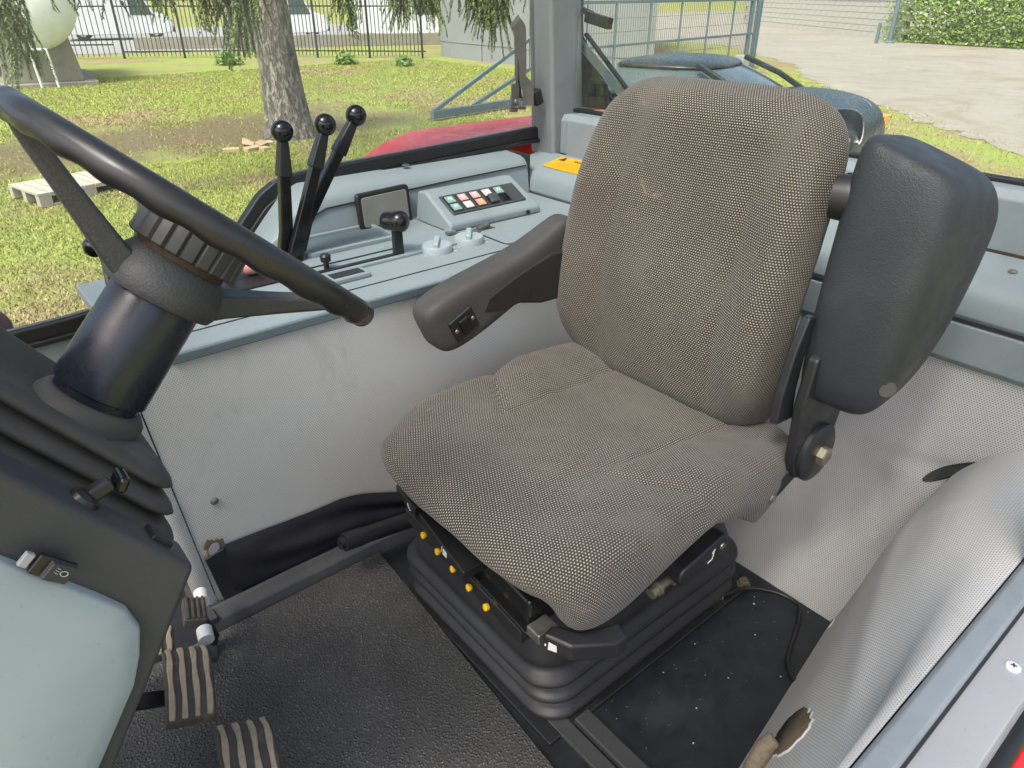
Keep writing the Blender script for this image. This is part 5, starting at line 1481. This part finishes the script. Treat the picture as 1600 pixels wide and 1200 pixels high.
def build_tree():
    bx, by = 5.30, 12.55; bz = ground_h(bx, by)
    t = thing('spruce_tree', 'old spruce trunk with drooping green branches on the lawn', 'tree', (bx, by, bz))
    m = MB(); rings = []
    for k in range(26):
        f = k / 25; z = bz - 0.15 + 9.0 * f ** 1.4
        r = 0.355 - 0.20 * f ** 1.2 + 0.16 * math.exp(-max(0, z - bz + 0.1) * 3.0)
        ring = []
        for q in range(40):
            a = 2 * pi * q / 40
            rr = r * (1 + 0.06 * mnoise.noise(Vector((cos(a) * 3, sin(a) * 3, z * 1.5))) + 0.04 * sin(5 * a) * math.exp(-(z - bz) * 2))
            ring.append(V(bx - 0.03 * (z - bz) + rr * cos(a), by + rr * sin(a), z))
        rings.append(ring)
    m.loft(rings).build('trunk', 'bark', t, ang=180)
    # limbs reach out and droop; needle-bearing strands hang from them
    leaf_v = []; leaf_f = []
    def strand(p, L, spread=0.05, dens=1.0):
        p = Vector(p); d = V(random.uniform(-.25, .25), random.uniform(-.25, .25), -1).normalized()
        n = int(L / 0.006 * dens)
        for k in range(n):
            f = k / n
            c = p + d * (L * f) + V(0.03 * sin(f * 5 + p.x * 9), 0.03 * cos(f * 4 + p.y * 7), 0)
            a = random.uniform(0, 2 * pi); ln = spread * (1 - 0.55 * f) * random.uniform(0.6, 1.2)
            tip = c + V(cos(a) * ln, sin(a) * ln, -ln * random.uniform(0.5, 1.4))
            w = V(-sin(a), cos(a), 0) * random.uniform(0.006, 0.013)
            i = len(leaf_v); leaf_v.extend([tuple(c - w), tuple(c + w), tuple(tip)]); leaf_f.append((i, i + 1, i + 2))
    limb = None
    # (x, y, z of the drooping branch end, half width, strand count, strand length)
    ends = [(3.45, 9.1, 1.50, 0.26, 46, 1.05), (3.15, 9.3, 1.50, 0.22, 26, 0.75), (4.72, 9.0, 1.45, 0.15, 26, 0.72), (5.55, 9.0, 1.45, 0.20, 30, 0.72), (5.98, 9.0, 1.45, 0.16, 24, 0.74),
            (6.75, 9.0, 1.50, 0.24, 44, 0.85), (7.10, 9.0, 1.45, 0.14, 26, 1.02), (7.75, 9.1, 1.45, 0.14, 10, 0.5), (2.75, 9.4, 1.50, 0.30, 12, 0.55), (2.25, 9.2, 1.50, 0.35, 10, 0.50),
            (1.75, 9.2, 1.50, 0.25, 7, 0.50), (1.18, 9.2, 1.15, 0.09, 16, 0.95)]
    for (ex, ey, ez, hw, ns, sl) in ends:
        s0 = V(bx, by, ez + 2.4); e = V(ex, ey, ez)
        mid = s0.lerp(e, 0.55) + V(0, 0, 0.35)
        pts = catmull([s0, mid, e, e + (e - mid).normalized() * 0.25 + V(0, 0, -0.2)], 6)
        MB().tube(pts, [0.07 * (1 - 0.85 * k / (len(pts) - 1)) for k in range(len(pts))], 7).build('limb', 'bark', t)
        for k in range(ns * 3):
            o = e + V(random.gauss(0, hw * 0.42), random.gauss(0, hw * 0.40), random.uniform(-0.15, 0.35))
            strand(o, sl * random.uniform(0.55, 1.12) * (1.0 - 0.25 * abs(o.x - ex) / hw), 0.055)
        for k in range(ns // 2):
            o = pts[random.randrange(6, len(pts))]
            strand(o, sl * random.uniform(0.4, 0.8), 0.05)
    nd = MB(); nd.v = leaf_v; nd.f = leaf_f
    me = bpy.data.meshes.new('needles'); me.from_pydata(leaf_v, [], leaf_f); me.materials.append(MT['needle'])
    ob = bpy.data.objects.new('crown', me); COL.objects.link(ob); adopt(ob, t)
build_tree()

def dup_part(src, parent, loc, name=None, rot=None, scale=None):
    c = src.copy(); COL.objects.link(c); c.parent = parent; c.location = loc
    c.matrix_parent_inverse = Matrix.Translation(-WORLD_LOC.get(parent.name, Vector((0, 0, 0))))
    if rot is not None: c.rotation_euler = rot
    if scale is not None: c.scale = scale
    return c

def build_fence(a, b, h, step, label, gap_rail=0.16, z0=None, post_every=14):
    a, b = Vector((*a, 0)), Vector((*b, 0)); L = (b - a).length; d = (b - a) / L
    z0 = GZ if z0 is None else z0
    ang = math.atan2(d.y, d.x)
    t = thing('iron_fence', label, 'fence', ((a.x + b.x) / 2, (a.y + b.y) / 2, z0), 'black iron fences behind the lawn')
    n = int(L / step)
    proto = MB().box((0, 0, h / 2), (0.024, 0.024, h)); proto.add([(-0.012, -0.012, h), (0.012, -0.012, h), (0.012, 0.012, h), (-0.012, 0.012, h), (0, 0, h + 0.07)], [(0, 1, 4), (1, 2, 4), (2, 3, 4), (3, 0, 4)])
    po = MB().box((0, 0, h / 2 - 0.04), (0.07, 0.07, h + 0.16))
    pb = pp = None
    for k in range(n + 1):
        p = a + d * (k * step) + V(0, 0, z0 + 0.08)
        if k % post_every == 0:
            if pp is None:
                pp = po.build('post', 'iron', t, smooth=False); pp.location = p; pp.rotation_euler = (0, 0, ang)
            else: dup_part(pp, t, p, rot=(0, 0, ang))
        else:
            if pb is None:
                pb = proto.build('bar', 'iron', t, smooth=False); pb.location = p; pb.rotation_euler = (0, 0, ang)
            else: dup_part(pb, t, p, rot=(0, 0, ang))
    for z in (gap_rail, h - 0.18):
        MB().bar([a + V(0, 0, z0 + 0.08 + z), b + V(0, 0, z0 + 0.08 + z)], 0.045, 0.03, up=(0, 0, 1)).build('rail', 'iron', t, smooth=False)
    return t
build_fence((7.4, 31.9), (11.6, 29.4), 1.85, 0.155, 'black iron bar fence left of the spruce trunk')
build_fence((2.6, 34.5), (7.2, 32.2), 1.85, 0.19, 'black iron bar fence behind the white tanks', 0.4)
build_fence((11.8, 29.2), (16.3, 24.9), 1.85, 0.145, 'black iron bar fence between the spruce trunk and grey wall')

def build_tank(label, c, ax, r, L):
    ax = Vector(ax).normalized(); c = Vector(c)
    t = thing('gas_tank', label, 'tank', (c.x, c.y, GZ), 'white tanks on concrete feet')
    prof = [(r * sin(pi / 2 * k / 8), -L / 2 - r * 0.55 * cos(pi / 2 * k / 8)) for k in range(1, 9)]
    prof += [(r, L / 2)] + [(r * cos(pi / 2 * k / 8), L / 2 + r * 0.55 * sin(pi / 2 * k / 8)) for k in range(1, 8)]
    MB().lathe(prof, c, ax, 40).build('vessel', 'tank', t)
    for q in (-0.42, 0.30):
        o = c + ax * (L * q); s = ax.cross(V(0, 0, 1)).normalized()
        poly = [(-0.95, GZ + 0.10), (0.95, GZ + 0.10), (0.80, c.z - r * 0.70), (-0.80, c.z - r * 0.70)]
        MB().prism(poly, V(o.x, o.y, 0) - ax * 0.2, s, V(0, 0, 1), ax * 0.4).build('foot', 'old_concrete', t, bevel=0.02)
    o = c; s = ax.cross(V(0, 0, 1)).normalized()
    MB().prism([(-1.25, 0), (1.25, 0), (1.25, 0.12), (-1.25, 0.12)], V(o.x, o.y, GZ - 0.02) - ax * (L * 0.42 + 0.5), s, V(0, 0, 1), ax * (L + 0.6)).build('slab', 'old_concrete', t, bevel=0.02)
build_tank('nearer white tank on a concrete foot at the lawn edge', (3.62, 25.4, 0.98), (0.12, 1, 0), 1.22, 3.4)
build_tank('farther white tank partly hidden behind the nearer one', (1.55, 28.2, 1.12), (0.12, 1, 0), 1.22, 3.4)
rb = thing('red_cabinet', 'red upright cabinet behind the white tanks', 'cabinet', (3.50, 29.6, GZ))
MB().box((3.50, 29.6, GZ + 0.65), (0.55, 0.45, 1.20)).build('body', 'red', rb, bevel=0.03)
MB().box((3.47, 29.36, GZ + 0.68), (0.42, 0.03, 1.0)).build('door', 'red', rb, bevel=0.01)
MB().box((3.50, 29.6, GZ + 0.05), (0.7, 0.6, 0.12)).build('plinth', 'old_concrete', rb, bevel=0.02)
wr = thing('guard_rail', 'thin white pipe rail in front of the tank feet', 'rail', (3.4, 23.3, GZ))
for (x, y) in ((3.25, 23.3), (3.62, 23.2)):
    MB().tube([(x, y, GZ), (x - 0.05, y, GZ + 0.95)], 0.03, 8).build('upright', 'white_plastic', wr)
MB().tube([(3.20, 23.3, GZ + 0.93), (3.57, 23.2, GZ + 0.93)], 0.03, 8).build('top_rail', 'white_plastic', wr)

def build_pallet():
    zb = ground_h(1.35, 10.4)
    t = thing('pallet', 'weathered wooden pallet lying on the grass', 'pallet', (1.35, 10.45, zb))
    o = V(0.93, 10.45, zb + 0.0); u = V(0.97, 0.235, 0).normalized(); v = V(-0.235, 0.97, 0).normalized()
    ang = math.atan2(u.y, u.x); R = Matrix.Rotation(ang, 3, 'Z')
    first = None
    for k in range(9):
        c = o + u * (0.06 + 0.135 * k) + V(0, 0, 0.148)
        b = MB().box((0, 0, 0), (0.122, 0.84, 0.022)).build('plank', 'pallet', t, smooth=False)
        b.location = c; b.rotation_euler = (0, 0.004 * random.uniform(-1, 1), ang + 0.012 * random.uniform(-1, 1))
    for q in (-0.37, 0, 0.37):
        MB().box(o + u * 0.60 + v * q + V(0, 0, 0.126), (1.2, 0.10, 0.022), R).build('stringer', 'pallet', t, smooth=False)
        MB().box(o + u * 0.60 + v * q + V(0, 0, 0.012), (1.2, 0.10, 0.022), R).build('runner', 'pallet', t, smooth=False)
        for s_ in (0.07, 0.60, 1.13):
            MB().box(o + u * s_ + v * q + V(0, 0, 0.069), (0.14, 0.10, 0.090), R).build('block', 'pallet', t, smooth=False)
build_pallet()

names = ['pale loose brick lying flat nearest the levers', 'pale loose brick standing at the top of the heap', 'loose brick at the left end of the heap', 'half brick in the middle of the heap', 'loose brick leaning on another by the trunk', 'broken brick piece in front of the heap', 'small brick fragment beside the trunk root']
for k, (dx, dy, dz, rz, rx) in enumerate(((0.0, 0.0, 0.03, 20, 5), (0.12, 0.55, 0.05, 70, 20), (-0.30, 0.10, 0.03, -20, 0), (0.10, 0.28, 0.06, 110, 15), (0.24, 0.20, 0.05, 45, 25), (0.16, -0.12, 0.03, 95, 0), (0.38, 0.30, 0.03, 0, 8))):
    x, y = 4.28 + dx, 11.75 + dy
    s_ = 1.0 if k < 5 else 0.65
    b = MB().box((0, 0, 0), (0.25 * s_, 0.12, 0.065)).build('loose_brick', 'brick', bevel=0.008)
    b.location = (x, y, ground_h(x, y) + dz); b.rotation_euler = (radians(rx), 0, radians(rz))
    tag(b, names[k], 'brick', 'loose bricks beside the spruce trunk')

def build_building():
    t = thing('concrete_building', 'plain grey concrete building behind the sliding gate', 'building', (18, 18, GZ))
    poly = [(16.8, 14.2), (17.2, 25.2), (27.0, 37.0), (27.0, 23.4)]
    MB().prism(poly, (0, 0, GZ - 0.05), (1, 0, 0), (0, 1, 0), (0, 0, 5.2)).build('wall', 'concrete', t, smooth=False)
    d = V(0.4, 11.0, 0).normalized(); nn = V(-d.y, d.x, 0)
    for k in range(1, 4):
        p = V(16.8, 14.2, 0) + d * (11.0 * k / 4) + nn * 0.003
        MB().bar([p + V(0, 0, GZ), p + V(0, 0, 4.0)], 0.010, 0.03, up=nn).build('panel_joint', 'seam', t, smooth=False)
    MB().bar([V(16.8, 14.2, GZ + 0.55) + nn * 0.01, V(17.2, 25.2, GZ + 0.55) + nn * 0.01], 0.012, 0.02, up=(0, 0, 1)).build('ledge', 'concrete', t, smooth=False)
    MB().prism([(16.6, 14.0), (17.0, 25.5), (27.1, 37.4), (27.2, 23.2)], (0, 0, 4.06), (1, 0, 0), (0, 1, 0), (0, 0, 0.22)).build('roof', 'concrete', t, smooth=False)
build_building()

def build_gate():
    A = V(8.15, 12.35, GZ + 0.06); B = V(21.9, 14.5, GZ + 0.06)
    t = thing('sliding_gate', 'grey-green steel sliding gate with triangular tail and wire mesh', 'gate', (15, 13.4, GZ))
    d = (B - A); L = d.length; d.normalize(); H = 1.95
    def p(s, z): return A + d * s + V(0, 0, z)
    def beam(name, q, w=0.07): return MB().bar(q, w, w * 0.8, up=(0, 0, 1)).build(name, 'gate', t, smooth=False)
    TL = 4.6
    MB().bar([p(0, 0.06), p(L, 0.06)], 0.15, 0.10, up=(0, 0, 1)).build('bottom_beam', 'gate', t, bevel=0.01)
    beam('tail_brace', [p(0.05, 0.12), p(TL, H)])
    beam('tail_brace', [p(1.15, 0.12), p(TL, 1.22)])
    beam('top_rail', [p(TL, H), p(L, H)])
    beam('middle_rail', [p(TL, 1.0), p(L, 1.0)], 0.055)
    k = TL
    while k < L + 0.1:
        beam('upright', [p(min(k, L), 0.1), p(min(k, L), H)], 0.06); k += 1.55
    w0 = None
    for q in range(90):
        s = TL + (L - TL) * (q + 0.5) / 90
        if w0 is None:
            w0 = MB().box((0, 0, H / 2), (0.008, 0.008, H - 0.1)).build('mesh_wire', 'zinc', t, smooth=False); w0.location = p(s, 0)
        else: dup_part(w0, t, p(s, 0))
    for q in (0.35, 0.7, 1.3, 1.6):
        MB().bar([p(TL, q), p(L, q)], 0.008, 0.008).build('mesh_wire', 'zinc', t, smooth=False)
    MB().bar([p(L + 0.15, -0.06), p(L + 0.15, 2.3)], 0.15, 0.15, up=d).build('guide_post', 'gate', t, smooth=False)
    MB().bar([p(L - 0.35, -0.06), p(L - 0.35, 2.2)], 0.10, 0.10, up=d).build('guide_post', 'gate', t, smooth=False)
    MB().box(p(L - 1.35, 0.24) + V(0.1, -0.35, 0), (0.36, 0.30, 0.44)).build('motor_box', 'sill_grey', t, bevel=0.02)
    MB().box(p(L - 1.35, -0.02) + V(0.1, -0.35, 0), (0.5, 0.4, 0.10)).build('motor_base', 'concrete', t, bevel=0.01)
build_gate()

def build_block_wall():
    a, b = V(53, 36, GZ), V(40.6, 18.1, GZ); d = (b - a); L = d.length; d.normalize()
    t = thing('block_wall', 'low pale concrete block wall at the far side of the yard', 'wall', ((a.x + b.x) / 2, (a.y + b.y) / 2, GZ))
    MB().bar([a + V(0, 0, 0.9), b + V(0, 0, 0.9)], 1.78, 0.22, up=(0, 0, 1)).build('core', 'old_concrete', t, smooth=False)
    ang = math.atan2(d.y, d.x); pr = None
    for r in range(6):
        for k in range(int(L / 0.8) + 1):
            s = k * 0.8 + (0.4 if r % 2 else 0.0)
            if s > L - 0.35: continue
            q = a + d * (s + 0.4) + V(0, 0, 0.15 + 0.30 * r)
            if pr is None:
                pr = MB().box((0, 0, 0), (0.775, 0.27, 0.275)).build('block', 'block', t, smooth=False); pr.location = q; pr.rotation_euler = (0, 0, ang)
            else: dup_part(pr, t, q, rot=(0, 0, ang))
    MB().bar([a + V(0, 0, 1.84), b + V(0, 0, 1.84)], 0.09, 0.34, up=(0, 0, 1)).build('coping', 'block', t, smooth=False)
build_block_wall()
lp = thing('lamp_pole', 'grey steel pole standing beside the flowering hedge', 'pole', (38.6, 17.9, GZ))
MB().tube([(38.6, 17.9, GZ), (38.6, 17.9, 4.5)], 0.10, 12).build('shaft', 'gate', lp)
MB().lathe([(0.22, 0), (0.22, 0.06), (0.12, 0.12)], (38.6, 17.9, GZ), (0, 0, 1), 12).build('base', 'gate', lp)
MB().box((37.9, 18.2, GZ + 0.45), (0.12, 0.12, 0.9)).build('stub_post', 'gate', lp)

def build_hedge():
    t = thing('hedge', 'dense green flowering hedge at the yard edge', 'hedge', (40.5, 14, GZ))
    V_, F_ = [], []; V2, F2 = [], []
    c0, c1 = V(41.0, 18.0, 0), V(40.0, 8.0, 0)
    for k in range(24000):
        f = random.random(); p = c0.lerp(c1, f)
        top = 2.9 + 0.5 * mnoise.noise(Vector((f * 7, 0, 0)))
        th = random.uniform(0, 2 * pi); ph = math.acos(random.uniform(-0.1, 1))
        lump = 1 + 0.22 * mnoise.noise(Vector((f * 14, th * 1.5, ph * 2.5)))
        rad = lump * random.uniform(0.80, 1.0)
        p = p + V(1.7 * rad * sin(ph) * cos(th), 1.7 * rad * sin(ph) * sin(th), 0) + V(0, 0, GZ + 0.1 + top * rad * max(0, cos(ph)))
        s = random.uniform(0.05, 0.11); d1 = V(random.gauss(0, 1), random.gauss(0, 1), random.gauss(0, 1)).normalized(); d2 = d1.orthogonal().normalized()
        tv, tf = (V2, F2) if random.random() < 0.07 * (1 if ph < 1.2 else 0.3) else (V_, F_)
        i = len(tv); tv += [tuple(p - d1 * s), tuple(p + d2 * s * 0.55), tuple(p + d1 * s), tuple(p - d2 * s * 0.55)]; tf.append((i, i + 1, i + 2, i + 3))
    for nm, a, b, m in (('foliage', V_, F_, 'leaf'), ('blossom', V2, F2, 'blossom')):
        me = bpy.data.meshes.new(nm); me.from_pydata(a, [], b); me.materials.append(MT[m])
        o = bpy.data.objects.new(nm, me); COL.objects.link(o); adopt(o, t)
    for k in range(9):
        p = c0.lerp(c1, (k + 0.5) / 9)
        MB().tube([p + V(0, 0, GZ - 0.05), p + V(random.uniform(-.2, .2), random.uniform(-.2, .2), GZ + 1.6)], [0.06, 0.02], 6).build('stem', 'bark', t)
build_hedge()
# shrubs at the fence foot
for k, (x, y, s_, lab) in enumerate(((9.5, 26.9, 0.5, 'small leafy shrub at the fence just left of the trunk'), (12.7, 24.5, 0.45, 'small leafy shrub at the fence right of the trunk'), (13.9, 22.6, 0.35, 'tiny leafy shrub before the right-hand iron fence'))):
    a, f = [], []
    for q in range(420):
        d1 = V(random.gauss(0, 1), random.gauss(0, 1), abs(random.gauss(0, 1))).normalized() * (s_ * random.uniform(0.4, 1.0))
        p = V(x, y, GZ + 0.02) + d1; w = V(random.gauss(0, 1), random.gauss(0, 1), random.gauss(0, 1)).normalized(); o = w.orthogonal().normalized(); r = random.uniform(0.04, 0.09)
        i = len(a); a += [tuple(p - w * r), tuple(p + o * r * .5), tuple(p + w * r), tuple(p - o * r * .5)]; f.append((i, i + 1, i + 2, i + 3))
    me = bpy.data.meshes.new('shrub'); me.from_pydata(a, [], f); me.materials.append(MT['leaf'])
    o = bpy.data.objects.new('shrub', me); COL.objects.link(o); tag(o, lab, 'shrub', 'shrubs along the iron fence')

# vehicles -----------------------------------------------------------------
def car_body(t, L, W, prof_low, prof_top, paint, R, o):
    """loft across the width from a side profile; local x = forward"""
    sec = [(-1.0, 0.94, 0.0), (-0.93, 0.985, 0.6), (-0.7, 1.0, 1.0), (0, 1.0, 1.04), (0.7, 1.0, 1.0), (0.93, 0.985, 0.6), (1.0, 0.94, 0.0)]
    rings = []
    for yy, sx, sz in sec:
        ring = []
        for x, z in prof_top: ring.append(o + R @ V(x * sx, yy * W / 2, z - (1 - sz) * 0.06))
        for x, z in reversed(prof_low): ring.append(o + R @ V(x * sx, yy * W / 2, z + (1 - sz) * 0.04))
        rings.append(ring)
    return MB().loft(rings).build('body', paint, t, sub=2)

def wheels(t, R, o, xs, W, r):
    for x in xs:
        for s_ in (-1, 1):
            c = o + R @ V(x, s_ * (W / 2 - 0.11), r)
            w = MB().lathe([(r * 0.62, -0.1), (r * 0.94, -0.1), (r, -0.06), (r, 0.06), (r * 0.94, 0.1), (r * 0.62, 0.1)], c, R @ V(0, 1, 0), 28).build('wheel', 'rubber', t)
            MB().lathe([(r * 0.62, -0.09), (r * 0.3, -0.11), (r * 0.1, -0.10), (r * 0.1, 0.10), (r * 0.3, 0.11), (r * 0.62, 0.09)], c, R @ V(0, 1, 0), 20).build('rim', 'chrome', w)

def build_car():
    o = V(8.52, 6.18, GZ + 0.02); R = Matrix.Rotation(radians(-75), 3, 'Z') @ Matrix.Diagonal((1.0, 1.25, 1.0))
    t = thing('parked_car', 'dark green parked car with oval headlight behind the seat', 'car', (o.x, o.y, GZ))
    W = 1.78
    top = [(-2.1, 0.62), (-2.05, 0.95), (-1.4, 1.02), (-0.5, 1.04), (0.55, 1.05), (0.95, 1.12), (1.45, 1.10), (1.85, 1.02), (2.06, 0.86), (2.12, 0.62)]
    low = [(-2.05, 0.28), (-1.7, 0.22), (-0.8, 0.20), (0.0, 0.20), (0.8, 0.20), (1.4, 0.22), (1.8, 0.24), (2.02, 0.30), (2.09, 0.40), (2.12, 0.5)]
    car_body(t, 4.2, W, low, top, 'car_green', R, o)
    # greenhouse
    gh = []
    for z, x0, x1, w in ((0.98, -1.75, 1.05, 0.84), (1.12, -1.62, 0.85, 0.82), (1.34, -1.20, 0.32, 0.70), (1.44, -0.95, 0.05, 0.62)):
        gh.append([o + R @ V(x, y, z) for x, y in ((x0, -w), ((x0 + x1) / 2, -w * 1.02), (x1, -w), (x1 + 0.05, 0), (x1, w), ((x0 + x1) / 2, w * 1.02), (x0, w), (x0 - 0.05, 0))])
    MB().loft(gh).build('windows', 'car_glass', t, sub=1)
    rfp = []
    for z, x0, x1, w in ((1.35, -1.24, 0.33, 0.715), (1.40, -1.14, 0.22, 0.685), (1.455, -0.98, 0.06, 0.60), (1.482, -0.70, -0.20, 0.36)):
        rfp.append([o + R @ V(x, y, z) for x, y in ((x0, -w), ((x0 + x1) / 2, -w * 1.02), (x1, -w), (x1 + 0.05, 0), (x1, w), ((x0 + x1) / 2, w * 1.02), (x0, w), (x0 - 0.05, 0))])
    MB().loft(rfp).build('roof', 'car_green', t, sub=1)
    for s_ in (-1, 1):
        MB().bar([o + R @ V(0.98, s_ * 0.82, 1.02), o + R @ V(0.60, s_ * 0.77, 1.24), o + R @ V(0.12, s_ * 0.66, 1.44)], 0.07, 0.06, up=R @ V(0, 0, 1)).build('windscreen_pillar', 'car_green', t, bevel=0.02)
        # oval headlight, recessed dark bowl with bright ring
        c = o + R @ V(1.86 if s_ < 0 else 1.74, s_ * 0.62, 0.83 if s_ < 0 else 0.78); ax = (R @ V(0.75, s_ * 0.50, 0.22)).normalized()
        ux = ax.cross(V(0, 0, 1)).normalized(); uy = ux.cross(ax)
        def oval(k, f, h): a = 2 * pi * k / 36; e = 2.8; c_, s2 = cos(a), sin(a); r = (abs(c_) ** e + abs(s2) ** e) ** (-1 / e); return c + ax * h + ux * (0.300 * f * r * c_) + uy * (0.225 * f * r * s2)
        hl = MB().loft([[oval(k, 1.06, -0.05) for k in range(36)], [oval(k, 1.05, 0.05) for k in range(36)], [oval(k, 1.01, 0.062) for k in range(36)], [oval(k, 0.98, 0.05) for k in range(36)]], cap=False).build('headlight', 'chrome', t)
        MB().loft([[oval(k, 0.99, 0.055) for k in range(36)], [oval(k, 0.8, -0.03) for k in range(36)], [oval(k, 0.3, -0.06) for k in range(36)]]).build('bowl', 'lampblack', hl)
        MB().lathe([(0.055, -0.02), (0.05, 0.02), (0.02, 0.035)], c + ux * (0.08 * s_) , ax, 20).build('lamp', 'car_glass', hl)
        MB().box(o + R @ V(2.02, s_ * 0.84, 0.74), (0.10, 0.05, 0.14), R).build('indicator', 'amber', t, bevel=0.02)
    wheels(t, R, o, (-1.3, 1.25), W, 0.36)
build_car()

def build_van(label, x, y, rz, paint, L=5.2, H=2.2):
    o = V(x, y, GZ + 0.01); R = Matrix.Rotation(radians(rz), 3, 'Z')
    t = thing('parked_van', label, 'van', (x, y, GZ), 'vehicles parked beyond the fence')
    top = [(-L / 2, 0.5), (-L / 2, H - 0.1), (-L / 2 + 0.15, H), (L / 2 - 1.6, H), (L / 2 - 1.3, H - 0.08), (L / 2 - 0.75, 1.25), (L / 2 - 0.1, 1.05), (L / 2, 0.8)]
    low = [(-L / 2, 0.35), (-L / 2 + 0.2, 0.28), (-1.0, 0.26), (0.0, 0.26), (0.8, 0.26), (L / 2 - 0.5, 0.28), (L / 2 - 0.08, 0.34), (L / 2, 0.45)]
    sec = [(-0.98, 0.98), (-0.9, 1.0), (0.9, 1.0), (0.98, 0.98)]
    rings = [[o + R @ V(px * s_, yy, z) for px, z in top + low[::-1]] for yy, s_ in sec]
    MB().loft(rings).build('body', paint, t, bevel=0.04)
    for s_ in (-1, 1):
        MB().prism([(L / 2 - 1.35, 1.15), (L / 2 - 0.85, 1.15), (L / 2 - 1.25, H - 0.2), (L / 2 - 1.9, H - 0.2), (L / 2 - 1.9, 1.15)], o + R @ V(0, s_ * 0.985, 0), R @ V(1, 0, 0), V(0, 0, 1), R @ V(0, s_ * 0.01, 0)).build('side_window', 'car_glass', t, smooth=False)
        MB().box(o + R @ V(L / 2 - 0.02, s_ * 0.72, 0.82), (0.10, 0.28, 0.18), R).build('headlight', 'chrome', t, bevel=0.02)
    MB().prism([(-0.8, 0), (0.8, 0), (0.72, 0.80), (-0.72, 0.80)], o + R @ V(L / 2 - 0.77, 0, 1.28), R @ V(0, 1, 0), R @ V(-0.60, 0, 0.84), R @ V(0.01, 0, 0.012)).build('windscreen', 'car_glass', t, smooth=False)
    MB().box(o + R @ V(L / 2 + 0.02, 0, 0.45), (0.10, 1.7, 0.22), R).build('bumper', 'rubber', t, bevel=0.03)
    wheels(t, R, o, (-L / 2 + 0.95, L / 2 - 0.9), 1.96, 0.34)
build_van('white van beyond the fence, directly behind the spruce trunk', 17.5, 41.0, -25, 'van_white')
build_van('white van beyond the right-hand fence, beside the grey building', 22.6, 36.5, -30, 'van_white')
build_van('blue van parked farthest away beyond the right-hand iron fence', 27.5, 46.0, -30, 'van_blue')
build_van('white van beyond the fence, just right of the white tank', 10.5, 45.0, -15, 'van_white')
# dark low wall with a row of stones beyond the fence
lw = MB().bar([(9.0, 36.5, GZ + 0.25), (24.0, 30.0, GZ + 0.25)], 0.5, 0.3, up=(0, 0, 1))
tag(lw.build('low_wall', 'old_concrete', bevel=0.02), 'low dark kerb wall along the road beyond the fence', 'wall')

# grit and crumbs lying on the floor ------------------------------------------
def build_grit():
    m = MB(); r_ = random.Random(11)
    def crumb(x, y, z, r):
        vs = [V(x, y, z) + V(r_.uniform(.6, 1) * r * a, r_.uniform(.6, 1) * r * b, r_.uniform(.5, .9) * r * c_) for a, b, c_ in ((1, 0, 0.3), (-1, 0, 0.3), (0, 1, 0.3), (0, -1, 0.3), (0, 0, 1.2), (0.1, 0.1, -0.2))]
        m.add(vs, [(0, 2, 4), (2, 1, 4), (1, 3, 4), (3, 0, 4), (2, 0, 5), (1, 2, 5), (3, 1, 5), (0, 3, 5)])
    for k in range(70):
        crumb(r_.uniform(0.66, 1.17), r_.triangular(0.36, 0.57, 0.55), 0.0, r_.choice((0.0005, 0.0006, 0.0008, 0.0008, 0.0011, 0.0018)))
    for k in range(25):
        crumb(r_.uniform(0.1, 0.54), r_.uniform(0.35, 1.15), 0.0105, r_.choice((0.0006, 0.0009, 0.0012)))
    for x, y in ((0.80, 0.44), (1.03, 0.47), (0.74, 0.40), (0.98, 0.38), (1.10, 0.52)):
        crumb(x, y, 0.001, 0.0026)
    o = m.build('grit', plain('pale_grit', (0.55, 0.52, 0.46), 0.9, var=0.3, vscale=200), smooth=False)
    tag(o, 'pale grit and crumbs scattered over the black cab floor', 'grit', kind='stuff')
build_grit()
